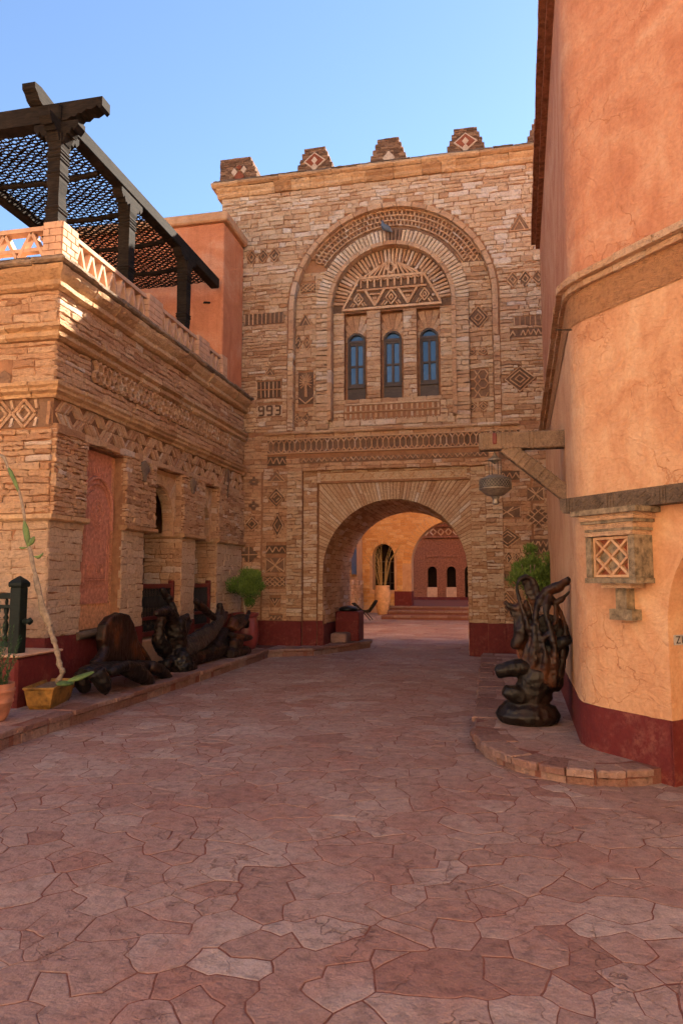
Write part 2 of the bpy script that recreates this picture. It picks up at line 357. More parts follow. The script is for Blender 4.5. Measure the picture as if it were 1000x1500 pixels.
    def build(s, name, mat, parent=None, smooth=False, kind=None, local=False, center=False, angle=None):
        if not s.v: return None
        base = Vector((0, 0, 0))
        if parent is not None and not local:
            q = parent
            while q is not None: base += q.location; q = q.parent
        org = Vector((0, 0, 0))
        if center:
            org = sum(s.v, Vector((0, 0, 0))) / len(s.v) - base
        me = bpy.data.meshes.new(name)
        me.from_pydata([tuple(v - base - org) for v in s.v], [], s.f)
        at = me.attributes.new('tint', 'FLOAT', 'POINT'); at.data.foreach_set('value', s.t)
        if smooth: me.polygons.foreach_set('use_smooth', [True] * len(me.polygons))
        if angle: me.set_sharp_from_angle(angle=angle)
        me.materials.append(MATS[mat])
        o = bpy.data.objects.new(name, me); COL.objects.link(o); o.location = org
        if parent is not None: o.parent = parent
        if kind: o['kind'] = kind
        return o
def frame_flip(fr, u, v):
    e = 1e-3; q = Vector(fr(u, v, 0))
    return (Vector(fr(u + e, v, 0)) - q).cross(Vector(fr(u, v + e, 0)) - q).dot(Vector(fr(u, v, e)) - q) < 0
def thing(name, label, cat, loc=(0, 0, 0), rz=0.0, group=None):
    o = bpy.data.objects.new(name, None); COL.objects.link(o); o.location = loc; o.rotation_euler = (0, 0, rz)
    o['label'] = label; o['category'] = cat
    if group: o['group'] = group
    return o
def rect(u0, u1, v0, v1): return [(u0, v0), (u1, v0), (u1, v1), (u0, v1)]
def archloop(c, hw, v0, vs, n=24, k=1.0):
    """opening with a round head: centre c, half width hw, springing at vs"""
    return [(c + hw, v0)] + [(c + hw * math.cos(math.pi * i / n), vs + hw * k * math.sin(math.pi * i / n)) for i in range(n + 1)] + [(c - hw, v0)]

# forbidden spans for courses of stone
class Cut:
    def __init__(s, fn): s.fn = fn
def cut_rect(u0, u1, v0, v1): return lambda a, b: (u0, u1) if (b > v0 + 0.01 and a < v1 - 0.01) else None
def cut_arch(c, hw, v0, vs, k=1.0):
    def f(a, b):
        if b <= v0: return None
        y = max(a, vs) if a > vs else vs
        y = max((a + b) / 2, vs)
        h = (y - vs) / k
        if h >= hw: return None
        w = math.sqrt(hw * hw - h * h); return (c - w, c + w)
    return f
def cut_diamond(c, m, hw, hh):
    def f(a, b):
        y = abs((a + b) / 2 - m)
        if y >= hh * 0.93: return None
        w = hw * (1 - y / hh) + 0.012; return (c - w, c + w)
    return f
def courses(store, fr, rects, cuts, hmin, hmax, wmin, wmax, d0, d, dj, mat, bev=0.012, tilt=0.03, gap=0.0045, wob=0.013, tint=None, kind='stone', und=.016):
    """courses of rough stones over the rectangles, keeping clear of the cuts; each stone is put in store"""
    useed = len(store) * .37 + .5
    for (u0, u1, v0, v1) in rects:
        v = v0
        while v < v1 - 0.02:
            h = rnd.uniform(hmin, hmax)
            if v1 - (v + h) < hmin * 0.6: h = v1 - v
            iv = [(u0, u1)]
            for c in cuts:
                sp = c(v, v + h)
                if not sp: continue
                nv = []
                for a, b in iv:
                    if sp[1] <= a or sp[0] >= b: nv.append((a, b)); continue
                    if sp[0] - a > 0.025: nv.append((a, sp[0]))
                    if b - sp[1] > 0.025: nv.append((sp[1], b))
                iv = nv
            for a, b in iv:
                u = a
                while u < b - 1e-4:
                    w = rnd.uniform(wmin, wmax) * (1.0 if rnd.random() < 0.8 else 0.55)
                    if b - (u + w) < wmin * 0.6: w = b - u
                    g = gap * rnd.uniform(.4, 1.8); A = u + g; B = u + w - g; lo = v + g; hi = v + h - g
                    if B - A < 0.015: u += w; continue
                    j = lambda s=1.0: rnd.uniform(-wob, wob) * s
                    sl = rnd.uniform(-0.012, 0.012) * min(1, w * 3)
                    e0, e1 = (0.3 if u <= a + 1e-6 else 1), (0.3 if u + w >= b - 1e-6 else 1)
                    poly = [(A + j(e0), lo + j(.6)), (A + (B - A) * rnd.uniform(.22, .42), lo + j() - sl * .3), (A + (B - A) * rnd.uniform(.58, .78), lo + j()), (B + j(e1), lo + j(.6) + sl * .5),
                            (B + j(e1), (lo + hi) / 2 + j()), (B + j(e1) , hi + j(.6) + sl * .5), (A + (B - A) * rnd.uniform(.58, .78), hi + j()), (A + (B - A) * rnd.uniform(.22, .42), hi + j()), (A + j(e0), hi + j(.6) - sl * .5), (A + j(e0), (lo + hi) / 2 + j())]
                    if und:
                        A_ = np.array(poly); Z_ = np.full((len(poly), 1), useed)
                        n1 = vnoise(np.hstack([A_ * (2.6, 5.0), Z_])); n2 = vnoise(np.hstack([A_ * (9.0, 14.0), Z_ + 7.3]))
                        poly = [(q[0] + b_ * und * .5, q[1] + a_ * und + b_ * und * .4) for q, a_, b_ in zip(poly, n1, n2)]
                    m = MB(); m.stone(fr, poly, d0, d + rnd.uniform(-dj, dj), min(bev, h * .2, (B - A) * .2), None if tint is None else tint(), tilt)
                    c = fr((A + B) / 2, (lo + hi) / 2, d)
                    dist = (Vector(c) - CP).length
                    store.append(((B - A) * (hi - lo) / dist ** 2, m, mat, kind))
                    u += w
            v += h
def emit(store, parent, name, rest, limit=300):
    store.sort(key=lambda q: -q[0])
    for _, m, mat, _k in store[:limit]: m.build(name, mat, parent, center=True)
    by = {}
    for _, m, mat, _k in store[limit:]: by.setdefault(mat, []).append(m)
    for mat, ms in by.items():
        q = MB()
        for m in ms:
            o = len(q.v); q.v.extend(m.v); q.f.extend(tuple(i + o for i in f) for f in m.f); q.t.extend(m.t)
        q.build(rest, mat, parent, kind='stuff')
def cornice(parent, fr, name, mat, prof, u0, u1, wmin, wmax, mitre0=None, mitre1=None, jit=0.012, gap=0.004):
    """moulded course: profile [(d, v)...] swept along u, cut into stones; mitre0(d)/mitre1(d) give the end u"""
    u = u0; fl = None
    while u < u1 - 1e-4:
        w = rnd.uniform(wmin, wmax)
        if u1 - (u + w) < wmin * 0.6: w = u1 - u
        a, b = u + gap, u + w - gap; m = MB(); n = len(prof); vs = []
        jd = rnd.uniform(-jit, jit); jv = rnd.uniform(-jit, jit) * .5
        segs = 7
        for k in range(segs + 1):
            for (d, v) in prof:
                q0 = mitre0(d) if (mitre0 and u <= u0 + 1e-6) else a
                q1 = mitre1(d) if (mitre1 and u + w >= u1 - 1e-6) else b
                dd = d + (jd + rnd.uniform(-jit, jit) * .6 if d > 0.0 else 0)
                vs.append(fr(q0 + (q1 - q0) * k / segs, v + jv + rnd.uniform(-jit, jit) * .35, dd))
        fs = []
        for k in range(segs):
            for i in range(n):
                j = (i + 1) % n; fs.append((k * n + i, (k + 1) * n + i, (k + 1) * n + j, k * n + j))
        fs.append(tuple(range(n))); fs.append(tuple(segs * n + i for i in range(n - 1, -1, -1)))
        A = sum(prof[i][0] * prof[(i + 1) % n][1] - prof[(i + 1) % n][0] * prof[i][1] for i in range(n))
        if (A > 0) == frame_flip(fr, a, prof[0][1]): fs = [f[::-1] for f in fs]
        m.add(vs, fs); m.build(name, mat, parent, center=True); u += w

# ---------------------------------------------------------------- relief panels of bars on a dark field
def diamond_bars(c, m, hw, hh): return [((c - hw, m), (c, m + hh)), ((c, m + hh), (c + hw, m)), ((c + hw, m), (c, m - hh)), ((c, m - hh), (c - hw, m))]
def motif(kind, u0, u1, v0, v1, n=3):
    w, h = u1 - u0, v1 - v0; c, m = (u0 + u1) / 2, (v0 + v1) / 2; B = []; L = []      # bars, light lozenges
    if kind == 'diamonds':
        for i in range(n):
            cc = u0 + w * (i + .5) / n; B += diamond_bars(cc, m, w / n * .5, h * .47); B += diamond_bars(cc, m, w / n * .24, h * .23)
    elif kind == 'nest':
        for k in (0.95, 0.62, 0.3): B += diamond_bars(c, m, w / 2 * k, h / 2 * k)
    elif kind == 'one':
        B += diamond_bars(c, m, w / 2 * .93, h / 2 * .93); B += diamond_bars(c, m, w / 2 * .5, h / 2 * .5)
    elif kind == 'zig':
        rows = max(1, round(h / 0.13)); rh = h / rows
        for r in range(rows):
            for i in range(n):
                a = u0 + w * i / n; b = u0 + w * (i + 1) / n; y = v0 + rh * r
                B += [((a, y + rh * .15), ((a + b) / 2, y + rh * .85)), (((a + b) / 2, y + rh * .85), (b, y + rh * .15))]
    elif kind == 'holes':
        for i in range(n + 1): B.append(((u0 + w * i / n, v0), (u0 + w * i / n, v1)))
        B += [((u0, m), (u1, m))] if h > .3 else []
    elif kind == 'lattice':
        k = max(2, round(w / 0.12)); s = w / k; t = s * 1.05; rows = max(1, round(h / t)); t = h / rows
        for i in range(k):
            for r in range(rows):
                a, b, y0, y1 = u0 + s * i, u0 + s * (i + 1), v0 + t * r, v0 + t * (r + 1)
                B += [((a, y0), (b, y1)), ((a, y1), (b, y0))]
    elif kind == 'x':
        B += [((u0, v0), (u1, v1)), ((u0, v1), (u1, v0)), ((u0, v0), (u0, v1)), ((u1, v0), (u1, v1)), ((u0 + w * .25, v0), (c, m)), ((u1 - w * .25, v1), (c, m)), ((u0 + w * .25, v1), (c, m)), ((u1 - w * .25, v0), (c, m))]
    elif kind == 'cross':
        B += [((u0, m), (u1, m)), ((c, v0), (c, v1))]
    elif kind == 'star':
        B += diamond_bars(c, m, w * .27, h * .27)
        for sx in (-1, 1):
            for sy in (-1, 1): B += [((c + sx * w * .14, m + sy * h * .14), (c + sx * w * .48, m + sy * h * .46)), ((c + sx * w * .02, m + sy * h * .28), (c + sx * w * .2, m + sy * h * .48)), ((c + sx * w * .28, m + sy * h * .02), (c + sx * w * .48, m + sy * h * .2))]
    elif kind == 'tri':
        B += [((u0, v0), (c, v1)), ((c, v1), (u1, v0)), ((u0 + w * .22, v0), (c, v1 - h * .42)), ((c, v1 - h * .42), (u1 - w * .22, v0)), ((u0, v0), (u1, v0))]
    elif kind == 'vee':
        B += [((u0, v1), (c, v0)), ((c, v0), (u1, v1)), ((u0 + w * .25, v1), (c, v0 + h * .45)), ((c, v0 + h * .45), (u1 - w * .25, v1))]
    elif kind == 'hex':
        for r in range(3):
            for i in range(2):
                cc = u0 + w * (i + .5) / 2 + (0.0 if r != 1 else 0.0); y = v0 + h * (r + .5) / 3; a, b = w * .23, h * .17
                P = [(cc - a, y), (cc - a * .4, y + b), (cc + a * .4, y + b), (cc + a, y), (cc + a * .4, y - b), (cc - a * .4, y - b)]
                B += [(P[q], P[(q + 1) % 6]) for q in range(6)]
    elif kind == 'palm':
        B += [((c - w * .05, v0 + h * .22), (c - w * .05, v0 + h * .7)), ((c + w * .05, v0 + h * .22), (c + w * .05, v0 + h * .7))]
        for a in range(-2, 12): 
            an = math.pi * a / 9; B.append(((c + math.cos(an) * w * .1, v0 + h * .68 + math.sin(an) * h * .04), (c + math.cos(an) * w * .46, v0 + h * .7 + math.sin(an) * h * .29)))
        B += [((u0, v0 + h * .2), (c, v0)), ((c, v0), (u1, v0 + h * .2))]
    elif kind == 'bars':
        for i in range(n): B.append(((u0 + w * (i + .5) / n, v0), (u0 + w * (i + .5) / n, v1)))
    return B
# ================================================================ GATEHOUSE
YF = 15.2
def FF(u, v, d): return (u, YF - d, v)                      # facade frame: u = X, v = Z, d towards the camera
gate = thing('gatehouse', 'tall tan stone gatehouse with round archway, three blue windows and stepped merlons', 'building', (-2.13, YF, 0))
CX = -2.13
WL, WR = -6.19, 2.6
core = MB()
BIG = archloop(CX, 2.26, 4.99, 7.83); INN = archloop(CX, 1.37, 5.2, 7.84)
core.prism(FF, [rect(WL, WR, 0, 10.76), BIG, rect(-4.15, -0.11, -0.2, 4.06)[::1]], -0.55, -0.03) if False else None
# the front slab is cut in two so that the archway recess can run down to the ground
core.prism(FF, [rect(WL, WR, 4.3, 10.76), BIG], -0.6, -0.027)
core.prism(FF, [[(WL, 0), (-4.15, 0), (-4.15, 4.06), (-0.11, 4.06), (-0.11, 0), (WR, 0), (WR, 4.3), (WL, 4.3)]], -0.6, -0.027)
core.prism(FF, [rect(-4.6, 0.35, 4.4, 10.3), INN], -0.62, -0.175)                      # ground of the outer arch field
core.prism(FF, [rect(-3.6, -0.66, 5.1, 9.3)] + [rect(c - .26, c + .26, 5.68, 7.74) for c in (-2.97, -2.13, -1.3)], -0.64, -0.25)
core.prism(FF, [[(-4.2, 0), (-3.83, 0), (-3.83, 3.78), (-0.43, 3.78), (-0.43, 0), (-0.06, 0), (-0.06, 4.12), (-4.2, 4.12)]], -0.66, -0.12)
AHW, ASP = 1.6, 1.79; AC = -2.11
core.prism(FF, [[(-3.9, 0), (AC - AHW, 0)] + [(AC - AHW * math.cos(math.pi * i / 32), ASP + AHW * math.sin(math.pi * i / 32)) for i in range(33)] + [(AC + AHW, 0), (-0.36, 0), (-0.36, 3.85), (-3.9, 3.85)]], -3.3, -0.2, back=True)
core.prism(FF, [rect(WL, WR, 3.9, 10.7)], -3.3, -0.66, back=True)
core.prism(FF, [rect(WL, -3.92, 0, 3.95)], -3.28, -0.66, back=True); core.prism(FF, [rect(-0.34, WR, 0, 3.95)], -3.28, -0.66, back=True)
core.build('wall_core', 'mortar', gate)

st = []                                                    # stones of the gatehouse
def tintf(): return min(1, max(0, rnd.gauss(0.52, 0.22)))
PAN = []                                                   # (kind, u0,u1,v0,v1, n, shape, depth)
def px_panel(x0, x1, y0, y1, kind, n=3, shape='rect', d=-0.022, Y=None):
    a = atY(x0, y1, (Y or YF) - d); b = atY(x1, y0, (Y or YF) - d)
    u0, u1, v0, v1 = a.x, b.x, (a.z + atY(x1, y1, YF - d).z) / 2, (b.z + atY(x0, y0, YF - d).z) / 2
    PAN.append((kind, u0, u1, v0, v1, n, shape, d)); return (u0, u1, v0, v1)
# outer wall panels
for q in [(360, 411, 364, 388, 'diamonds', 3), (358, 416, 459, 475, 'holes', 9), (386, 405, 538, 551, 'tri', 1), (376, 413, 559, 583, 'holes', 6),
          (741, 797, 396, 421, 'diamonds', 3), (752, 800, 463, 477, 'holes', 6), (746, 800, 481, 493, 'zig', 7), (745, 775, 312, 338, 'tri', 1),
          (392, 715, 646, 664, 'skip', 1), (730, 768, 658, 672, 'zig', 4)]: px_panel(*q)
px_panel(737, 785, 535, 575, 'nest', 1, 'diamond')
# columns of panels beside the archway
for q in [(392, 419, 669, 682, 'zig', 3), (391, 419, 690, 706, 'tri', 1), (391, 419, 714, 745, 'nest', 1), (390, 419, 799, 811, 'zig', 3), (389, 418, 817, 838, 'x', 1), (388, 418, 845, 859, 'lattice', 1),
          (395, 411, 876, 890, 'vee', 1), (394, 414, 901, 909, 'zig', 3),
          (722, 762, 742, 758, 'x', 2), (726, 762, 808, 826, 'diamonds', 3), (728, 752, 841, 851, 'bars', 6), (772, 796, 714, 733, 'x', 1), (776, 807, 790, 813, 'zig', 4), (731, 760, 690, 703, 'zig', 3)]: px_panel(*q)
for q in [(397, 416, 751, 788, 'one', 1), (364, 380, 698, 714, 'skipd', 1), (364, 379, 734, 748, 'skipd', 1), (358, 381, 756, 779, 'one', 1), (351, 379, 799, 826, 'cross', 1), (723, 763, 772, 803, 'nest', 1), (770, 806, 741, 774, 'star', 1), (771, 792, 688, 704, 'one', 1), (725, 757, 864, 902, 'nest', 1)]: px_panel(*q, shape='diamond')
outer_pan = list(PAN); PAN.clear()
# the outer arch field is recessed 0.14
for q in [(441, 462, 416, 428, 'lattice', 1), (430, 457, 491, 515, 'diamonds', 2), (428, 456, 605, 622, 'diamonds', 2), (437, 458, 459, 478, 'tri', 1), (437, 459, 546, 592, 'palm', 1),
          (668, 703, 371, 384, 'lattice', 1), (683, 716, 447, 484, 'nest', 1), (682, 716, 508, 522, 'diamonds', 2), (683, 715, 542, 583, 'hex', 2), (683, 716, 587, 604, 'diamonds', 2)]: px_panel(*q, d=-0.17)
field_pan = list(PAN); PAN.clear()

def cut_tri(c, hw, v0, v1):
    def f(a, b):
        y = ((a + b) / 2 - v0) / (v1 - v0)
        return (c - hw * (1 - y) - .012, c + hw * (1 - y) + .012) if 0 <= y <= .95 else None
    return f
def shapes_of(p):
    """outlines of the dark ground of a relief and the spans the stone courses keep clear of"""
    kind, u0, u1, v0, v1, n, shape, d = p; c, m, w, h = (u0 + u1) / 2, (v0 + v1) / 2, u1 - u0, v1 - v0
    dia = lambda cc, hw, hh: [(cc - hw, m), (cc, m - hh), (cc + hw, m), (cc, m + hh)]
    if kind == 'diamonds': cs = [(u0 + w * (k + .5) / n, w / n * .5) for k in range(n)]; return [dia(a, b, h / 2) for a, b in cs], [cut_diamond(a, m, b, h / 2) for a, b in cs]
    if shape == 'diamond' or kind in ('nest', 'one'): return [dia(c, w / 2, h / 2)], [cut_diamond(c, m, w / 2, h / 2)]
    if kind == 'tri': return [[(u0, v0), (u1, v0), (c, v1)]], [cut_tri(c, w / 2, v0, v1)]
    if kind == 'vee': return [[(u0, v1), (c, v0), (u1, v1)]], [cut_tri(c, w / 2, v1, v0) if False else cut_rect(u0, u1, v0, v1)]
    return [rect(u0, u1, v0, v1)], [cut_rect(u0, u1, v0, v1)]
def cuts_of(pans): return [c for p in pans for c in shapes_of(p)[1]]
def lay_panels(pans, fr, parent, back='dark_stone', bars='light_brick', w=0.021):
    for (kind, u0, u1, v0, v1, n, shape, d) in pans:
        if kind == 'skip': continue
        c, m = (u0 + u1) / 2, (v0 + v1) / 2
        po = None
        for poly in shapes_of((kind, u0, u1, v0, v1, n, shape, d))[0]:
            p = MB(); p.prism(fr, [poly], d - .03, d + .006); po = p.build('relief_panel', back, parent, center=True)
        b = MB()
        if kind not in ('skipd',):
            jj = lambda t: (t[0] + rnd.uniform(-.009, .009), t[1] + rnd.uniform(-.009, .009))
            for (a, q) in motif(kind, u0 + .01, u1 - .01, v0 + .01, v1 - .01, n):
              if rnd.random() > .05: a, q = jj(a), jj(q); b.bar(fr, a, q, w * rnd.uniform(.7, 1.25), d, d + .026 + rnd.uniform(0, .014))
        else:
            b.bar(fr, (c - .03, m), (c + .03, m), .03, d, d + .012)
        b.build('brick_pattern', bars, po, kind='stuff')

# digits 993 set in dark stone on the outer wall, left of the big arch
dg = (atY(377, 610, YF).x, atY(413, 592, YF).x, atY(395, 609.5, YF).z, atY(395, 593.5, YF).z)
lay_panels(outer_pan, FF, gate); lay_panels(field_pan, FF, gate)
oc = cuts_of(outer_pan) + [cut_rect(dg[0], dg[1], dg[2], dg[3])]
dw = (dg[1] - dg[0]) / 3; dh = dg[3] - dg[2]
DIG = {'9': [((0, 0), (1, 0)), ((1, 0), (1, 1)), ((1, 1), (0, 1)), ((0, 1), (0, .5)), ((0, .5), (1, .5))], '3': [((0, 0), (1, 0)), ((1, 0), (1, 1)), ((1, 1), (0, 1)), ((.2, .5), (1, .5))]}
bp = MB(); bp.prism(FF, [rect(*dg)], -.06, -.006); bpo = bp.build('date_panel', 'limestone', gate, center=True)
for i, ch in enumerate('993'):
    q = MB()
    for (a, b) in DIG[ch]:
        f = lambda p: (dg[0] + dw * (i + .18) + p[0] * dw * .58, dg[2] + dh * .1 + p[1] * dh * .8)
        q.bar(FF, f(a), f(b), .042, -.03, .004)
    q.build('digit', 'dark_stone', bpo, center=True)

# stones: outer wall above the string course
courses(st, FF, [(WL, 1.9, 8.5, 10.74)], oc + [cut_arch(CX, 2.4, 4.9, 7.83)], .075, .15, .16, .5, -.05, .002, .015, 'limestone', .014, .05, tint=lambda: min(1, max(.15, rnd.gauss(.62, .28))))
courses(st, FF, [(-5.72, 1.9, 4.98, 8.5)], oc + [cut_arch(CX, 2.4, 4.9, 7.83)], .055, .11, .14, .46, -.05, .002, .015, 'limestone', .012, .05, tint=lambda: min(1, max(0, rnd.gauss(.46, .27))))
# field between the two arches
fc = cuts_of(field_pan) + [cut_arch(CX, 1.73, 4.9, 7.86)]
def cut_outside_arch(hw, vs):
    return [lambda a, b: (-9, CX - math.sqrt(max(0, hw * hw - max(0, (a + b) / 2 - vs) ** 2))), lambda a, b: (CX + math.sqrt(max(0, hw * hw - max(0, (a + b) / 2 - vs) ** 2)), 9)]
courses(st, FF, [(CX - 2.26, CX + 2.26, 5.0, 8.75)], fc + cut_outside_arch(2.24, 7.83), .08, .13, .16, .42, -.19, -.145, .012, 'limestone', .012, .03, tint=lambda: min(1, max(0, rnd.gauss(.42, .2))))
# lattice of tiny cells round the top of the field
lat = MB(); latb = MB()
def AF(u, v, d): return (CX + v * math.cos(u), YF - d, 7.84 + v * math.sin(u))       # polar frame: u = angle, v = radius
a0, a1 = R(27), R(146)
latb.prism(FF, [[(CX + r * math.cos(t), 7.84 + r * math.sin(t)) for r, t in [(1.74, a0 + (a1 - a0) * i / 40) for i in range(41)] + [(2.24, a1 - (a1 - a0) * i / 40) for i in range(41)]]], -.2, -.155)
lo = latb.build('lattice_ground', 'dark_stone', gate)
for r, rr in enumerate((1.86, 1.98, 2.10)):
    N = 46
    for i in range(N):
        b0 = a0 + (a1 - a0) * i / N; b1 = a0 + (a1 - a0) * (i + 1) / N; mid = (b0 + b1) / 2 + (b1 - b0) * .5 * (r % 2)
        lat.bar(AF, (b0, rr), (b1, rr), .028, -.17, -.10)
        lat.bar(AF, (mid, rr), (mid + .006, rr + .115), .012, -.17, -.105)
for i in range(40): lat.bar(AF, (a0 + (a1 - a0) * i / 40, 2.22), (a0 + (a1 - a0) * (i + 1) / 40, 2.22), .03, -.17, -.10)
lat.build('lattice_brick', 'ochre_stone', lo, kind='stuff')
# moulding of the outer arch: long curved bricks with an even face
def ring(r0, r1, c, vs, v0, d0, d1, name, mat, step, legs=True, k=1.0):
    n = max(6, int(math.pi * r1 / step))
    for i in range(n):
        t0, t1 = math.pi * i / n + .004, math.pi * (i + 1) / n - .004; tm = (t0 + t1) / 2; m = MB(); jd = rnd.uniform(-.008, .008)
        poly = [(c + r0 * math.cos(t), vs + r0 * math.sin(t)) for t in (t1, tm, t0)] + [(c + r1 * math.cos(t), vs + r1 * math.sin(t)) for t in (t0, tm, t1)]
        m.stone(FF, poly, d0, d1 + jd, .008, tintf()); m.build(name, mat, gate, center=True)
    if legs:
        for s in (-1, 1):
            v = vs
            while v > v0 + .02:
                h = min(step * rnd.uniform(.7, 1.2), v - v0); a, b = sorted((c + s * r0, c + s * r1)); m = MB()
                m.stone(FF, [(a, v - h + .004), (b, v - h + .004), (b, v - .004), (a, v - .004)], d0, d1 + rnd.uniform(-.012, .012), .008, tintf()); m.build(name, mat, gate, center=True); v -= h
ring(2.245, 2.36, CX, 7.83, 6.9, -.2, .035, 'moulding_brick', 'ochre_stone', .34, True)
courses(st, FF, [(CX - 2.39, CX - 2.25, 4.99, 6.9), (CX + 2.25, CX + 2.39, 4.99, 6.9)], [], .07, .12, .3, .4, -.2, .008, .012, 'limestone', .01, .02)
# inner band: pilaster legs in courses, archivolt of thin upright bricks, inner moulding
courses(st, FF, [(CX - 1.735, CX - 1.43, 5.0, 7.84), (CX + 1.43, CX + 1.735, 5.0, 7.84)], [], .075, .125, .2, .36, -.25, -.05, .012, 'limestone', .012, .03, tint=lambda: min(1, max(.1, rnd.gauss(.55, .26))))
n = 58
for i in range(n):
    t0, t1 = math.pi * i / n, math.pi * (i + 1) / n; tm = (t0 + t1) / 2; m = MB(); r1 = 1.735 + rnd.uniform(-.015, .015)
    dark = abs(i - n / 2 + 1.5) < 1.6
    poly = [(CX + r * math.cos(t), 7.84 + r * math.sin(t)) for r, t in ((1.45, t1 - .005), (1.45, t0 + .005), (r1, t0 + .006), (r1, t1 - .006))]
    m.stone(FF, poly, -.25, -.05 + rnd.uniform(-.014, .014), .008, tintf() * .5 + .5); m.build('voussoir', 'dark_stone' if dark else 'limestone', gate, center=True)
ring(1.36, 1.455, CX, 7.84, 5.2, -.28, .0, 'moulding_brick', 'ochre_stone', .3, True)
# inner field: pilasters beside and between the windows
wins = (-2.97, -2.13, -1.3)
courses(st, FF, [(CX - 1.36, CX + 1.36, 5.6, 7.76)], [cut_rect(c - .26, c + .26, 5.72, 7.9) for c in wins], .075, .125, .18, .4, -.3, -.225, .012, 'limestone', .012, .03, tint=lambda: min(1, max(.1, rnd.gauss(.5, .26))))
courses(st, FF, [(CX - 1.36, CX + 1.36, 5.2, 5.6)], [cut_rect(-3.24, -1.06, 5.2, 5.6)], .07, .12, .16, .3, -.3, -.23, .012, 'limestone', .012, .03)
courses(st, FF, [(CX - 2.2, CX + 2.2, 4.97, 5.2)], [lambda a, b: (-9, CX - 1.74), lambda a, b: (CX + 1.74, 9)], .07, .12, .2, .5, -.3, -.14, .012, 'limestone', .012, .03)
# small double frieze under the windows
m = MB(); m.prism(FF, [rect(-3.22, -1.07, 5.2, 5.6)], -.3, -.27); fo = m.build('frieze_ground', 'dark_stone', gate, center=True)
b = MB()
for k in range(19):
    u = -3.2 + 2.1 * k / 18
    b.bar(FF, (u, 5.43), (u, 5.55), .045, -.27, -.225); b.bar(FF, (u, 5.27), (u, 5.37), .045, -.27, -.225)
    if k < 18: b.bar(FF, (u + .01, 5.25), (u + .058, 5.2), .02, -.27, -.23); b.bar(FF, (u + .107, 5.25), (u + .058, 5.2), .02, -.27, -.23)
b.bar(FF, (-3.22, 5.41), (-1.07, 5.41), .03, -.27, -.215); b.bar(FF, (-3.22, 5.585), (-1.07, 5.585), .035, -.27, -.21)
b.build('brick_pattern', 'limestone', fo, kind='stuff')
# tympanum
tym = MB(); tym.prism(FF, [archloop(CX, 1.37, 7.76, 7.84)], -.3, -.235); to = tym.build('tympanum', 'dark_stone', gate, center=True)
b = MB(); n = 44
for i in range(n):                                        # fan of bricks along the edge
    t = math.pi * (i + .5) / n; r0 = 1.0 + .06 * math.sin(i * 2.3)
    if math.sin(t) < .06: continue
    b.bar(FF, (CX + 1.35 * math.cos(t), 7.84 + 1.35 * math.sin(t)), (CX + r0 * math.cos(t), 7.84 + r0 * math.sin(t)), .055, -.25, -.19 + rnd.uniform(-.01, .01))
fan = b.build('fan_bricks', 'ochre_stone', to, kind='stuff')
b = MB(); Z0 = 7.84
def tb(a, c, w=.05): b.bar(FF, (CX + a[0], Z0 + a[1]), (CX + c[0], Z0 + c[1]), w * rnd.uniform(.85, 1.1), -.25, -.18 + rnd.uniform(-.01, .006))
tb((-1.14, -.03), (1.14, -.03), .06); tb((-.80, .41), (.80, .41), .045); tb((-.72, .70), (.72, .70), .055)
tb((-1.12, .0), (-.74, .70)); tb((1.12, .0), (.74, .70))
for k in range(10): tb((-.70 + 1.4 * k / 9, .46), (-.70 + 1.4 * k / 9, .66), .042)
for k in range(9): tb((-.67 + 1.4 * k / 9, .66), (-.62 + 1.4 * k / 9, .62), .03); tb((-.57 + 1.4 * k / 9, .66), (-.62 + 1.4 * k / 9, .62), .03)
for c in (-.38, .38):
    tb((c, .03), (c - .22, .40)); tb((c, .03), (c + .22, .40)); tb((c - .12, .30), (c + .12, .30), .04); tb((c - .05, .2), (c + .05, .2), .06); tb((c, .1), (c, .16), .06)
for c, s in ((0, .2), (-.76, .17), (.76, .17)):
    for (p, q) in diamond_bars(c, .20, s * .62, s * .85): tb(p, q, .03)
    for (p, q) in diamond_bars(c, .20, s * .25, s * .35): tb(p, q, .03)
    for sx in (-1, 1): tb((c + sx * s * .8, .02), (c + sx * s * .45, .1), .03); tb((c + sx * s * 1.1, .03), (c + sx * s * .75, .12), .03)
for k in range(6):
    tb((-.62 + .11 * k, .73), (-.30 + .05 * k, .93 + .03 * k), .04); tb((.62 - .11 * k, .73), (.30 - .05 * k, .93 + .03 * k), .04)
for (p, q) in diamond_bars(0, .90, .12, .14): tb(p, q, .04)
b.build('brick_pattern', 'light_brick', to, kind='stuff')
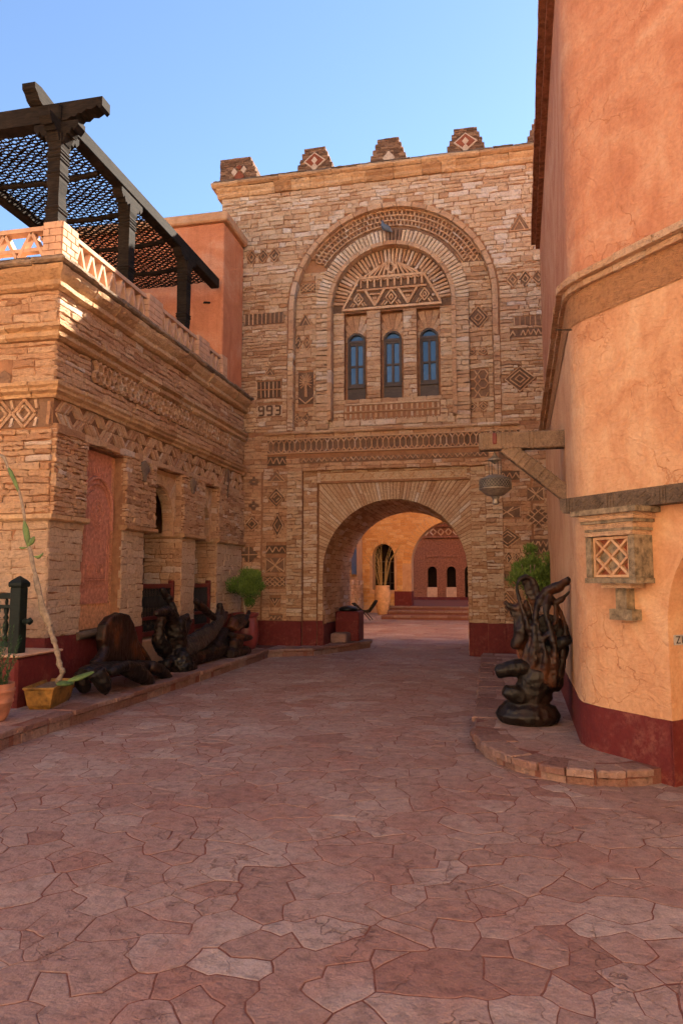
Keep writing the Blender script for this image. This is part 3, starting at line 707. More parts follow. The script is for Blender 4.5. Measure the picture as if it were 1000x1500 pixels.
# windows
for c in wins:
    niche = MB(); niche.prism(FF, [rect(c - .27, c + .27, 5.66, 7.8), archloop(c, .205, 5.7, 7.1, 12)], -.5, -.40); nb = niche.build('window_wall', 'mortar', gate, center=True)
    for k in range(11):
        t0, t1 = math.pi * k / 11, math.pi * (k + 1) / 11; tm = (t0 + t1) / 2; q = MB()
        rr = min(.255 / max(.01, abs(math.cos(tm))), .62 / max(.2, math.sin(tm)))
        q.stone(FF, [(c + .215 * math.cos(t1), 7.1 + .215 * math.sin(t1)), (c + .215 * math.cos(t0), 7.1 + .215 * math.sin(t0)), (c + rr * math.cos(t0 + .02), 7.1 + min(.62, rr * math.sin(t0 + .02))), (c + rr * math.cos(t1 - .02), 7.1 + min(.62, rr * math.sin(t1 - .02)))], -.42, -.375 + rnd.uniform(-.006, .006), .006); q.build('voussoir', 'ochre_stone', gate, center=True)
    fr = MB()
    fr.prism(FF, [archloop(c, .206, 5.70, 7.1, 14), archloop(c, .165, 6.03, 7.1, 14)], -.47, -.37)
    fr.box((c - .17, YF + .39, 7.07), (c + .17, YF + .46, 7.13)); fr.box((c - .026, YF + .4, 6.02), (c + .026, YF + .465, 7.08))
    for s in (-1, 1):
        fr.box((c + s * .165 - .022, YF + .405, 6.02), (c + s * .165 + .022, YF + .46, 7.08))
        fr.box((c + s * .085 - .06, YF + .41, 6.50), (c + s * .085 + .06, YF + .46, 6.545)); fr.box((c + s * .085 - .06, YF + .408, 6.03), (c + s * .085 + .06, YF + .46, 6.11)); fr.box((c + s * .085 - .06, YF + .408, 7.02), (c + s * .085 + .06, YF + .46, 7.08))
    fr.box((c - .2, YF + .33, 5.99), (c + .2, YF + .45, 6.045)); fr.box((c - .2, YF + .42, 5.7), (c + .2, YF + .47, 6.0))
    w = fr.build('window', 'window_wood', gate, center=True)
    for k in range(8):
        q = MB(); u = c - .165 + .33 * k / 7; q.tube([(u, YF + .385, 5.7), (u, YF + .385, 5.8), (u, YF + .385, 5.9), (u, YF + .385, 6.0)], [.014, .02, .013, .018], 6); q.build('baluster', 'window_wood', w, center=True)
    for (u0, u1, v0, v1) in ((c - .145, c - .024, 6.105, 6.505), (c + .024, c + .145, 6.105, 6.505), (c - .145, c - .024, 6.54, 7.025), (c + .024, c + .145, 6.54, 7.025)):
        q = MB(); q.box((u0, YF + .44, v0), (u1, YF + .447, v1)); q.build('pane', 'glass_painted_sky', w, center=True)
    q = MB(); q.prism(FF, [[(c + .167 * math.cos(math.pi * i / 14), 7.125 + .14 * math.sin(math.pi * i / 14)) for i in range(15)]], -.447, -.44); q.build('pane', 'glass_painted_sky', w, center=True)
# string course, long lattice frieze, thin frieze
cornice(gate, FF, 'string_course_stone', 'limestone', [(-.05, 4.9), (.05, 4.9), (.07, 4.93), (.05, 4.97), (-.05, 4.985)], -5.05, .62, .4, .9)
m = MB(); m.prism(FF, [rect(-4.98, .62, 4.47, 4.80)], -.06, -.022); fo = m.build('frieze_ground', 'dark_stone', gate, center=True)
b = MB(); N = 44
for k in range(N):
    u = -4.96 + 5.56 * k / N; s = 5.56 / N
    for (p, q) in (((u, 4.56), (u, 4.70)), ((u, 4.70), (u + s / 2, 4.79)), ((u + s / 2, 4.79), (u + s, 4.70)), ((u, 4.56), (u + s / 2, 4.48)), ((u + s / 2, 4.48), (u + s, 4.56))): b.bar(FF, p, q, .026, -.03, .022 + rnd.uniform(-.005, .005))
b.bar(FF, (-4.98, 4.475), (.62, 4.475), .03, -.03, .03); b.bar(FF, (-4.98, 4.80), (.62, 4.80), .03, -.03, .03)
b.build('lattice_brick', 'ochre_stone', fo, kind='stuff')
m = MB(); m.prism(FF, [rect(-4.2, -.05, 4.24, 4.35)], -.06, -.02); fo = m.build('frieze_ground', 'dark_stone', gate, center=True)
b = MB(); N = 34
for k in range(N):
    u = -4.18 + 4.1 * k / N; s = 4.1 / N; b.bar(FF, (u, 4.26), (u + s / 2, 4.34), .022, -.03, .014); b.bar(FF, (u + s / 2, 4.34), (u + s, 4.26), .022, -.03, .014)
b.build('brick_pattern', 'ochre_stone', fo, kind='stuff')
low = [cut_rect(-4.98, .62, 4.46, 4.82), cut_rect(-4.22, -.03, 4.23, 4.36)]
courses(st, FF, [(-5.55, 1.9, 4.36, 4.9)], low + oc, .06, .1, .16, .45, -.05, .0, .012, 'ochre_stone', .012, .03)
courses(st, FF, [(-5.55, 1.9, 4.06, 4.36)], low + oc, .07, .11, .16, .45, -.05, .0, .012, 'ochre_stone', .012, .03)
# decorated strips left and right of the archway, and its piers
cornc = [cut_rect(-4.17, -.09, 0, 4.06)]
courses(st, FF, [(-5.55, -5.12, .7, 4.06), (-5.08, -4.5, .7, 4.06), (.24, .82, .7, 4.06), (.86, 1.9, .7, 4.06)], oc, .055, .1, .14, .42, -.05, -.004, .010, 'ochre_stone', .010, .03)
courses(st, FF, [(-4.5, -4.15, .7, 4.06), (-.11, .24, .7, 4.06)], [], .06, .1, .12, .34, -.05, .045, .010, 'limestone', .010, .03)
courses(st, FF, [(-4.15, -3.83, .7, 4.06), (-.43, -.11, .7, 4.06), (-3.83, -.43, 3.78, 4.06)], [cut_rect(-3.75, -.5, 3.83, 4.0)], .06, .09, .14, .34, -.14, -.095, .008, 'limestone', .010, .03)
m = MB(); m.prism(FF, [rect(-3.75, -.5, 3.83, 4.0)], -.14, -.11); fo = m.build('frieze_ground', 'limestone', gate, center=True)
b = MB()
for k in range(15):
    u = -3.68 + 3.1 * k / 14; b.bar(FF, (u - .05, 3.86), (u + .05, 3.97), .022, -.115, -.09); b.bar(FF, (u - .05, 3.97), (u + .05, 3.86), .022, -.115, -.09)
b.build('brick_pattern', 'ochre_stone', fo, kind='stuff')
# archway: jamb courses and the fan of thin voussoirs up to the frame
courses(st, FF, [(-3.83, AC - AHW, .7, ASP - .25), (AC + AHW, -.43, .7, ASP - .25)], [], .06, .09, .1, .2, -.22, -.175, .008, 'limestone', .010, .03)
n = 84
for i in range(n):
    t0 = -.155 + (math.pi + .31) * i / n; t1 = -.155 + (math.pi + .31) * (i + 1) / n
    def out(t):
        c_, s_ = math.cos(t), math.sin(t); k = 9
        if abs(c_) > 1e-5: k = min(k, 1.685 / abs(c_))
        if s_ > 1e-5: k = min(k, 1.985 / s_)
        return k
    def pt(r, t):
        return (AC + r * math.cos(t), ASP + r * math.sin(t))
    inner = lambda t: (AC + math.copysign(AHW, math.cos(t)), ASP + AHW * math.tan(t) * (1 if math.cos(t) > 0 else -1)) if math.sin(t) < 0 else pt(AHW, t)
    g = .004; ro0, ro1 = out(t0 + g), out(t1 - g)
    spl = rnd.uniform(.45, .62)
    for k, (f0, f1) in enumerate(((0, spl), (spl, 1)) if ro0 - AHW > .45 else ((0, 1),)):
        L = lambda a, b, f: (a[0] + (b[0] - a[0]) * f, a[1] + (b[1] - a[1]) * f)
        A, B_, C_, D = inner(t0 + g), pt(ro0, t0 + g), pt(ro1, t1 - g), inner(t1 - g)
        poly = [L(A, B_, f0 + .004), L(A, B_, f1 - .006), L(D, C_, f1 - .006), L(D, C_, f0 + .004)]
        m = MB(); m.stone(FF, poly, -.22, -.165 + rnd.uniform(-.012, .012), .006, tintf()); m.build('voussoir', 'limestone', gate, center=True)
# passage: courses along both jambs and bricks round the vault
def PL(u, v, d): return (AC - AHW + d, u, v)
def PR(u, v, d): return (AC + AHW - d, u, v)
courses(st, PL, [(YF + .25, 18.45, .62, ASP)], [], .07, .12, .2, .5, -.03, .012, .008, 'ochre_stone', .010, .02)
courses(st, PR, [(YF + .25, 18.45, .0, ASP)], [], .07, .12, .2, .5, -.03, .012, .008, 'ochre_stone', .010, .02)
def PV(u, v, d): return (AC - (AHW - d) * math.cos(v / AHW), u, ASP + (AHW - d) * math.sin(v / AHW))
courses(st, PV, [(YF + .25, 18.45, 0, math.pi * AHW)], [], .08, .13, .25, .6, -.02, .010, .006, 'ochre_stone', .008, .0)
# back of the passage: rear arch ring
def FB(u, v, d): return (u, 18.5 + d, v)
courses(st, FB, [(-6, -3.75, 0, 4.5), (-.45, 2, 0, 4.5)], [], .1, .16, .3, .6, -.03, .01, .01, 'ochre_stone', .012, .0)
# red painted dado
d = MB()
d.prism(FF, [rect(-5.55, -4.5, 0, .7)], -.04, .012); d.prism(FF, [rect(.24, 1.9, 0, .7)], -.04, .012)
d.prism(FF, [rect(-4.5, -4.152, 0, .7)], -.04, .06); d.prism(FF, [rect(-.108, .24, 0, .7)], -.04, .06)
d.prism(FF, [rect(-4.15, -3.832, 0, .7)], -.14, -.085); d.prism(FF, [rect(-.428, -.112, 0, .7)], -.14, -.085)
d.prism(FF, [rect(-3.83, AC - AHW - .002, 0, .7)], -.25, -.165); d.prism(FF, [rect(AC + AHW + .002, -.43, 0, .7)], -.25, -.165)
d.prism(PL, [rect(YF + .21, 18.4, .0, .62)], -.03, .014)
d.build('painted_dado', 'red_dado', gate)
# top cornice and merlons
cornice(gate, FF, 'cornice_stone', 'cornice', [(-.4, 10.75), (.03, 10.75), (.07, 10.79), (.08, 10.85), (.14, 10.90), (.16, 10.94), (-.4, 10.95)], WL - .1, 2.4, .3, .8, jit=.018)
cornice(gate, FF, 'cornice_stone', 'cornice', [(-.4, 10.953), (.17, 10.953), (.225, 10.99), (.235, 11.03), (.21, 11.065), (-.4, 11.075)], WL - .2, 2.4, .5, 1.3, jit=.018)
cornice(gate, FF, 'cornice_stone', 'slate_edge', [(-.4, 11.077), (.15, 11.077), (.19, 11.09), (.17, 11.115), (-.4, 11.12)], WL - .16, 2.4, .3, .9, jit=.012)
cap = MB(); cap.box((WL - .1, YF + .4, 10.7), (WR, YF + 3.3, 11.09)); cap.build('roof_slab', 'mortar', gate)
for s in (-1, 1): pass
def merlon(c, w, full=True, tile='diamond'):
    m0 = None; z = 11.11; steps = 5; hs = [.14, .14, .135, .135, .12]
    for k in range(steps):
        hw = w / 2 * (1 - .115 * k); u0 = c - hw if full else c - w / 2; u1 = c + hw
        body = MB(); zz = z
        vv = zz
        body.prism(FF, [rect(u0, u1, zz, zz + hs[k])], -.6, -.05 - .0 * k, back=True)
        if m0 is None: m0 = body
        else:
            o = len(m0.v); m0.v.extend(body.v); m0.f.extend(tuple(i + o for i in f) for f in body.f); m0.t.extend(body.t)
        z += hs[k]
    mo = m0.build('merlon', 'merlon_stone', gate)
    # thin slate-like courses
    z = 11.11; q = MB()
    for k in range(steps):
        hw = w / 2 * (1 - .115 * k); u0 = c - hw if full else c - w / 2; u1 = c + hw
        for j in range(3):
            h = hs[k] / 3; u = u0 - rnd.uniform(0, .015)
            while u < u1:
                ww = rnd.uniform(.1, .25); e = min(u + ww, u1 + .012)
                q.stone(FF, [(u + .003, z + .003), (e - .003, z + .003), (e - .003, z + h - .003), (u + .003, z + h - .003)], -.1, -.035 + rnd.uniform(-.01, .01), .006); u = e
            # side faces
            if True:
                SF = lambda uu, v, d, e=u1: (e + d, YF + .05 + uu, v); uu = 0
                while uu < .5:
                    ww = rnd.uniform(.12, .25); e = min(uu + ww, .54)
                    q.stone(SF, [(uu + .003, z + .003), (e - .003, z + .003), (e - .003, z + h - .003), (uu + .003, z + h - .003)], -.03, .012 + rnd.uniform(-.008, .008), .006); uu = e
            z += h
    q.build('merlon_course', 'merlon_stone', mo, kind='stuff')
    def loz(cu, cv, hw, hh, d, name, mat):
        q = MB(); q.prism(FF, [[(cu - hw, cv), (cu, cv - hh), (cu + hw, cv), (cu, cv + hh)]], -.05, d); q.build(name, mat, mo, center=True)
    zc = 11.38
    if tile == 'full':
        loz(c, zc + .06, .27, .22, -.018, 'tile', 'white_tile'); loz(c, zc + .06, .215, .185, -.008, 'tile', 'red_tile')
        loz(c, zc + .07, .075, .09, .0, 'tile', 'white_tile'); loz(c, zc - .1, .085, .1, .002, 'tile', 'white_tile')
    elif tile == 'white': loz(c + .02, zc - .1, .14, .17, .0, 'tile', 'white_tile')
    else:
        loz(c - .12, zc + .02, .075, .11, .0, 'tile', 'white_tile'); loz(c + .12, zc + .06, .075, .1, .0, 'tile', 'white_tile'); loz(c, zc - .1, .13, .15, -.005, 'tile', 'red_tile'); loz(c, zc + .14, .07, .06, -.004, 'tile', 'red_tile')
merlon(-5.77, .98, False, 'pair'); merlon(-3.9, .92, True, 'full'); merlon(-2.16, .9, True, 'white'); merlon(-.4, .92, True, 'full'); merlon(1.36, .92, True, 'white')
rw = MB(); rw.prism(FB, [rect(WL, WR, 3.6, 10.7)], -.02, .03); rw.build('rear_bounce_face', 'ochre_render', gate); rw = MB(); rw.bevbox((2.62, 15.4, 0), (13, 18.5, 9.5), .03); rw.build('added_bounce_wing', 'ochre_render', gate)  # unseen rear facing and wing, added to bounce sun into the far yard
# left flank of the gatehouse above the annex
def GL(u, v, d): return (WL - d, u, v)
emit(st, gate, 'stone', 'stonework', 300)
# ================================================================ GROUND, PAVEMENTS
def flags(x0, x1, y0, y1, step, seed, sx=1.25, big=0.35):
    """irregular flagstone cells (power diagram of scattered points), clipped to nothing; returns polygons"""
    rg = random.Random(seed); nx = int((x1 - x0) / (step * sx)) + 3; ny = int((y1 - y0) / step) + 3; P = {}
    for i in range(-1, nx):
        for j in range(-1, ny):
            P[i, j] = (x0 + (i + .5 + rg.uniform(-.42, .42) + (.5 if j % 2 else 0)) * step * sx, y0 + (j + .5 + rg.uniform(-.42, .42)) * step, (rg.random() ** 2) * (step * big) ** 2 * 3)
    out = []
    for (i, j), (px, py, pw) in P.items():
        if not (x0 - .3 < px < x1 + .3 and y0 - .3 < py < y1 + .3): continue
        poly = [(px - 2 * step, py - 2 * step), (px + 2 * step, py - 2 * step), (px + 2 * step, py + 2 * step), (px - 2 * step, py + 2 * step)]
        for di in range(-2, 3):
            for dj in range(-2, 3):
                q = P.get((i + di, j + dj))
                if q is None or (di == 0 and dj == 0): continue
                dx, dy = q[0] - px, q[1] - py; k = (q[0] ** 2 + q[1] ** 2 - q[2] - px ** 2 - py ** 2 + pw) / 2
                new = []
                for a in range(len(poly)):
                    A, B = poly[a], poly[(a + 1) % len(poly)]; fa = A[0] * dx + A[1] * dy - k; fb = B[0] * dx + B[1] * dy - k
                    if fa <= 0: new.append(A)
                    if (fa < 0 < fb) or (fb < 0 < fa):
                        t = fa / (fa - fb); new.append((A[0] + (B[0] - A[0]) * t, A[1] + (B[1] - A[1]) * t))
                poly = new
                if len(poly) < 3: break
            if len(poly) < 3: break
        if len(poly) >= 3: out.append(poly)
    return out
def clip(poly, inside_pts):
    """keep part of poly inside the convex polygon inside_pts (ccw)"""
    for a in range(len(inside_pts)):
        A, B = inside_pts[a], inside_pts[(a + 1) % len(inside_pts)]; new = []
        f = lambda p: (B[0] - A[0]) * (p[1] - A[1]) - (B[1] - A[1]) * (p[0] - A[0])
        for i in range(len(poly)):
            p, q = poly[i], poly[(i + 1) % len(poly)]; fp, fq = f(p), f(q)
            if fp >= 0: new.append(p)
            if (fp > 0 > fq) or (fq > 0 > fp): t = fp / (fp - fq); new.append((p[0] + (q[0] - p[0]) * t, p[1] + (q[1] - p[1]) * t))
        poly = new
        if len(poly) < 3: return []
    return poly
def inset(poly, d):
    """move the edges of a (possibly concave) ccw polygon inwards by d"""
    n = len(poly); out = []
    for i in range(n):
        a, b, c = poly[i - 1], poly[i], poly[(i + 1) % n]
        e1 = (b[0] - a[0], b[1] - a[1]); e2 = (c[0] - b[0], c[1] - b[1]); l1 = math.hypot(*e1) or 1; l2 = math.hypot(*e2) or 1
        nx, ny = -e1[1] / l1 - e2[1] / l2, e1[0] / l1 + e2[0] / l2; l = math.hypot(nx, ny)
        if l < .3: out.append(b); continue
        k = d / max(.6, l / 2); out.append((b[0] + nx / l * k, b[1] + ny / l * k))
    return out
def merge_cells(cells, seed, sizes=(1, 1, 1, 2, 2, 2, 3, 3, 4, 5)):
    """join small neighbouring cells into irregular slabs"""
    rg = random.Random(seed); key = lambda p: (round(p[0], 4), round(p[1], 4)); E = {}; loops = []
    for ci, c in enumerate(cells):
        L = [key(p) for p in c]; L = [p for k, p in enumerate(L) if p != L[k - 1]]; loops.append(L)
        for a, b in zip(L, L[1:] + L[:1]): E[a, b] = ci
    nb = [set() for _ in cells]
    for (a, b), ci in E.items():
        o = E.get((b, a))
        if o is not None and math.hypot(a[0] - b[0], a[1] - b[1]) > .03: nb[ci].add(o)
    g = [-1] * len(cells); order = list(range(len(cells))); rg.shuffle(order); groups = []
    for s in order:
        if g[s] >= 0: continue
        k = rg.choice(sizes); grp = [s]; g[s] = len(groups)
        while len(grp) < k:
            c0 = loops[s][0]; fr = sorted({n for q in grp for n in nb[q] if g[n] < 0})
            if not fr: break
            n = rg.choice(fr); g[n] = len(groups); grp.append(n)
        groups.append(grp)
    out = []
    for gi, grp in enumerate(groups):
        nxt = {}
        for c in grp:
            L = loops[c]
            for a, b in zip(L, L[1:] + L[:1]):
                o = E.get((b, a))
                if o is None or g[o] != gi: nxt.setdefault(a, []).append(b)
        best = []
        while nxt:
            st = next(iter(nxt)); loop = [st]; cur = st
            while True:
                lst = nxt.get(cur)
                if not lst: break
                b = lst.pop()
                if not lst: del nxt[cur]
                if b == st: break
                loop.append(b); cur = b
                if len(loop) > 200: break
            if len(loop) > len(best): best = loop
        if len(best) > 2: out.append(best)
    return out
def rough_poly(poly, gap, amp):
    """roughen the edges of a slab and leave a joint round it"""
    n = len(poly); Q = []
    for i in range(n):
        p, q = poly[i], poly[(i + 1) % n]; l = math.hypot(q[0] - p[0], q[1] - p[1])
        if l < .015: continue
        k = max(1, min(7, round(l / .048)))
        for s in range(k):
            t = s / k; Q.append((p[0] + (q[0] - p[0]) * t, p[1] + (q[1] - p[1]) * t))
    if len(Q) < 4: return []
    A = np.array(Q); Z = np.zeros((len(A), 1))
    N = lambda f, o: vnoise(np.hstack([A * f, Z + o]))
    ox = N(3.1, .5) * 1.3 + N(11, 5.5) * .7 + N(27, 21.5) * .35; oy = N(3.1, 9.5) * 1.3 + N(11, 14.5) * .7 + N(27, 31.5) * .35
    Q = [(x + a * amp, y + b * amp) for (x, y), a, b in zip(Q, ox, oy)]
    if sum(Q[i][0] * Q[(i + 1) % len(Q)][1] - Q[(i + 1) % len(Q)][0] * Q[i][1] for i in range(len(Q))) < 0: Q = Q[::-1]
    return inset(Q, gap * rnd.uniform(.35, 1.6))
def GZ(z): return lambda u, v, d: (u, v, z + d)
def area(p): return abs(sum(p[i][0] * p[(i + 1) % len(p)][1] - p[(i + 1) % len(p)][0] * p[i][1] for i in range(len(p)))) / 2
def lay_flags(parent, polys, z, name, rest, mat, limit, gap=.0036, amp=.022, hj=.0013, thick=.03):
    s = []
    for p in polys:
        if area(p) < .006: continue
        q = rough_poly(p, gap, amp)
        if len(q) < 4: continue
        cx = sum(a[0] for a in q) / len(q); cy = sum(a[1] for a in q) / len(q)
        if cy < .8: continue
        m = MB(); ti = min(1, max(.12, rnd.gauss(.52, .2))); d = rnd.uniform(-hj, hj); tx, ty = rnd.uniform(-.004, .004), rnd.uniform(-.004, .004); k = len(q)
        hh = lambda pt, b: z + d + (pt[0] - cx) * tx + (pt[1] - cy) * ty - b
        q2 = inset(q, .004)
        m.add([(x, y, z - thick) for x, y in q] + [(x, y, hh((x, y), .0015)) for x, y in q] + [(x, y, hh((x, y), 0)) for x, y in q2],
              [tuple(range(2 * k, 3 * k))] + [(a, (a + 1) % k, (a + 1) % k + k, a + k) for a in range(k)] + [(a + k, (a + 1) % k + k, (a + 1) % k + 2 * k, a + 2 * k) for a in range(k)], ti)
        dist = math.hypot(cx, cy)
        ang = abs(math.atan2(cx, cy) + CAM_YAW); vis = 1 if ang < .55 else .01
        s.append((area(p) / dist ** 3 * vis, m, mat, name))
    emit(s, parent, name, rest, limit)
g = MB(); g.add([(-300, -300, -.0025), (300, -300, -.0025), (300, 300, -.0025), (-300, 300, -.0025)], [(0, 1, 2, 3)])
ground = g.build('ground', 'bedding'); ground['kind'] = 'structure'
rear = MB(); rear.add([(-22, -9, .0), (14, -9, .0), (14, .62, .0), (-22, .62, .0)], [(0, 1, 2, 3)], .75); rear.build('pavement_rear_bounce', 'paving')['kind'] = 'structure'  # unseen plain sheet laid behind the camera to bounce sun
near = [clip(p, [(-4.62, .6), (4.2, .6), (4.2, 14.9), (-4.62, 14.9)]) for p in flags(-4.8, 4.4, .6, 15, .165, 3, 1.4, .5)]
near = merge_cells([p for p in near if len(p) > 2], 21)
lay_flags(ground, [p for p in near if len(p) > 2], 0, 'paving_stone', 'paving_rest', 'paving', 300)
farp = [clip(p, [(-5.7, 14.9), (3, 14.9), (3, 29), (-5.7, 29)]) for p in flags(-5.8, 3, 14.9, 29, .5, 4, 1.4)]
lay_flags(ground, [p for p in farp if len(p) > 2], 0, 'paving_stone', 'paving_far', 'paving', 0)

# raised pavement along the left building
def pavement(name, outline, z, top_conv, seed, step, edge_from, edge_to, kw=.17, limit=90):
    m = MB(); m.prism(GZ(0), [outline], -.02, z - .0025)
    o = m.build(name, 'bedding'); o['kind'] = 'structure'
    xs = [p[0] for p in top_conv]; ys = [p[1] for p in top_conv]
    pl = [clip(p, top_conv) for p in flags(min(xs), max(xs), min(ys), max(ys), step, seed, 1.2)]
    lay_flags(o, [p for p in pl if len(p) > 2], z, 'paving_stone', 'paving_rest', 'paving', limit, thick=.02)
    # kerb stones along the open edge
    E = outline[edge_from:edge_to + 1]
    for a, b in zip(E, E[1:]):
        l = math.hypot(b[0] - a[0], b[1] - a[1]); k = max(1, round(l / rnd.uniform(.3, .55)));  dx, dy = (b[0] - a[0]) / l, (b[1] - a[1]) / l; nx, ny = -dy, dx
        for i in range(k):
            t0, t1 = l * i / k + .006, l * (i + 1) / k - .006; inn = kw * rnd.uniform(.8, 1.9); ov = rnd.uniform(.025, .055)
            P = [(a[0] + dx * t - nx * ov, a[1] + dy * t - ny * ov) for t in (t0, t0 + (t1 - t0) * .35, t0 + (t1 - t0) * .7, t1)] + [(a[0] + dx * t + nx * inn, a[1] + dy * t + ny * inn) for t in (t1, t0)]
            P = [(p[0] + rnd.uniform(-.012, .012), p[1] + rnd.uniform(-.012, .012)) for p in P]
            q = MB(); q.stone(GZ(z), P, -.05 + rnd.uniform(-.01, .01), .004 + rnd.uniform(-.006, .006), .012); q.build('kerb_stone', 'kerb', o, center=True)
            q = MB(); P2 = [(p[0] + nx * (.045 if k_ in (4, 5) else ov - .008), p[1] + ny * (.045 if k_ in (4, 5) else ov - .008)) for k_, p in enumerate(P)]; q.stone(GZ(0), P2, -.02, z - .06, .01); q.build('kerb_stone', 'kerb', o, center=True)
    return o
pav = pavement('pavement_left', [(-5.7, -2), (-4.58, -2), (-4.58, 14.15), (-4.35, 14.45), (-3.75, 14.7), (-2.9, 16.75), (-2.95, 17.2), (-3.7, 17.4), (-5.7, 17.4)], .16,
               [(-5.75, 2), (-4.72, 2), (-4.72, 14.4), (-5.75, 15.3)], 11, .34, 1, 7)
extra = [clip(p, [(-4.7, 14.4), (-3.75, 14.85), (-3.03, 16.75), (-3.1, 17.1), (-3.75, 17.3), (-4.7, 15.2)]) for p in flags(-4.8, -2.8, 14.2, 17.4, .34, 12, 1.2)]
lay_flags(pav, [p for p in extra if len(p) > 2], .16, 'paving_stone', 'paving_far', 'paving', 0, thick=.02)
# rounded platform in front of the tower
arc = [(-.2, 14.9), (-.2, 12), (-.18, 9), (-.2, 7.4), (-.17, 7.05), (-.1, 6.76), (.01, 6.5), (.16, 6.28), (.34, 6.11), (.54, 6.01), (.76, 5.97), (.98, 6.0), (1.2, 6.1), (1.5, 6.3), (3, 6.5), (3, 14.9)]
pr = pavement('pavement_right', arc, .12, [(0.0, 14.8), (0.0, 7.4), (.06, 6.95), (.2, 6.62), (.42, 6.36), (.62, 6.24), (.8, 6.2), (1.0, 6.24), (1.3, 6.5), (2.2, 7.5), (2.2, 14.8)], 13, .3, 0, 12, kw=.2)

# ================================================================ LEFT ARCADE BUILDING
XL, YN = -5.55, 8.03
def LF(u, v, d): return (XL + d, u, v)
def NF(u, v, d): return (u, YN - d, v)
arc_b = thing('arcade_building', 'ochre stone arcade with carved panel, deep arches and lattice friezes beside the kerb', 'building', (-6.5, 11.6, 0))
c = MB()
op2 = [(10.57, .1), (12.0, .1), (12.0, 2.42), (11.95, 2.42), (11.95, 3.53), (10.88, 3.53), (10.88, 2.42), (10.57, 2.42)]
op3 = [(12.6, .1), (13.7, .1), (13.7, 2.42), (13.65, 2.42), (13.65, 3.5), (12.92, 3.5), (12.92, 2.42), (12.6, 2.42)]
c.prism(LF, [[(8.06, 2.42), (8.8, 2.42), (8.8, 3.5), (9.87, 3.5), (9.87, 2.42), (10.88, 2.42), (10.88, 3.53), (11.95, 3.53), (11.95, 2.42), (12.92, 2.42), (12.92, 3.5), (13.65, 3.5), (13.65, 2.42), (15.19, 2.42), (15.19, 5.5), (8.06, 5.5)]], -.36, -.022, back=True)
for a_, b_, z_ in ((8.06, 8.8, 2.419), (8.8, 9.87, .85), (9.87, 10.57, 2.419), (12.0, 12.6, 2.419), (13.7, 15.19, 2.419)): c.prism(LF, [rect(a_, b_, 0, z_)], -.75, -.022, back=True)
for a_, b_ in ((9.88, 10.87), (11.96, 12.91), (13.66, 15.18)): c.prism(LF, [rect(a_, b_, 2.36, 2.421)], -.74, -.03, back=True)
c.prism(NF, [rect(-13, -5.58, 0, 5.5)], -.6, -.02)
c.box((-13, 8.6, 3.85), (-6.32, 15.1, 5.5)); c.box((-13, 8.64, 0), (-7.3, 15.1, 3.86)); c.box((-7.32, 8.64, 0), (-6.25, 10.5, 3.86))
c.box((-13.1, 8.06, 5.5), (-5.58, 15.18, 5.84))
c.prism(LF, [rect(8.7, 9.97, .8, 3.6)], -.74, -.22)
c.box((-7.31, 10.49, 0), (-6.0, 13.9, .3)); c.box((-7.31, 13.75, 0), (-6.28, 15.1, 3.86))
c.build('wall_core', 'mortar', arc_b)
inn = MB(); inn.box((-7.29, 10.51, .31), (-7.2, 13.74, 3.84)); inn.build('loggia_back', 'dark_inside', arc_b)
s2 = []
upt = lambda: min(1, max(0, rnd.gauss(.5, .27)))
# upper wall
big = dict(d0=-.05, d=.004, dj=.014, mat='ochre_stone', bev=.014, tilt=.06, wob=.016)
courses(s2, LF, [(YN + .01, 15.17, 4.95, 5.44)], [], .07, .14, .2, .55, tint=upt, **big)
courses(s2, NF, [(-8.2, XL - .01, 4.95, 5.44)], [], .07, .14, .2, .55, tint=upt, **big)
hexc = atY(5, 557, YN)
courses(s2, NF, [(-8.2, XL - .01, 4.18, 4.76)], [cut_rect(hexc.x - .13, hexc.x + .13, hexc.z - .15, hexc.z + .15)], .08, .13, .25, .6, tint=upt, **big)
m = MB(); m.stone(NF, [(hexc.x + .125 * math.cos(k * math.pi / 3 + .5), hexc.z + .14 * math.sin(k * math.pi / 3 + .5)) for k in range(6)], -.05, .0, .012, .9); m.build('round_stone', 'dark_stone', arc_b, center=True)
courses(s2, LF, [(YN + .01, 15.17, 4.18, 4.43), (YN + .01, 8.86, 4.43, 4.76)], [], .06, .1, .2, .5, tint=upt, **big)
courses(s2, LF, [(YN + .01, 15.17, 3.52, 3.62)], [], .08, .12, .3, .7, tint=upt, **dict(big, d=.055))
courses(s2, LF, [(YN + .01, 8.8, 2.46, 3.64), (9.87, 10.88, 2.46, 3.53), (11.95, 12.92, 2.46, 3.53), (13.65, 15.17, 2.46, 3.53)], [cut_rect(9.95, 10.0, 9, 9)], .045, .085, .14, .4, -.05, .045, .016, 'ochre_stone', .010, .09, wob=.018, tint=upt)
cr = MB(); cr.prism(LF, [rect(8.06, 8.8, 2.44, 3.62)], -.03, .02); cr.prism(LF, [rect(9.875, 10.88, 2.44, 3.62)], -.03, .02); cr.prism(LF, [rect(11.955, 12.92, 2.44, 3.62)], -.03, .02); cr.prism(LF, [rect(13.655, 15.18, 2.44, 3.62)], -.03, .02)
cr.build('wall_backing', 'mortar', arc_b, kind='stuff')
courses(s2, NF, [(-6.72, XL - .01, 2.46, 3.58)], [], .055, .1, .25, .7, -.05, .02, .012, 'ochre_stone', .012, .03, tint=upt)
courses(s2, NF, [(-8.2, -6.72, 2.9, 3.58)], [], .055, .1, .25, .7, -.05, .02, .012, 'ochre_stone', .012, .03, tint=upt)
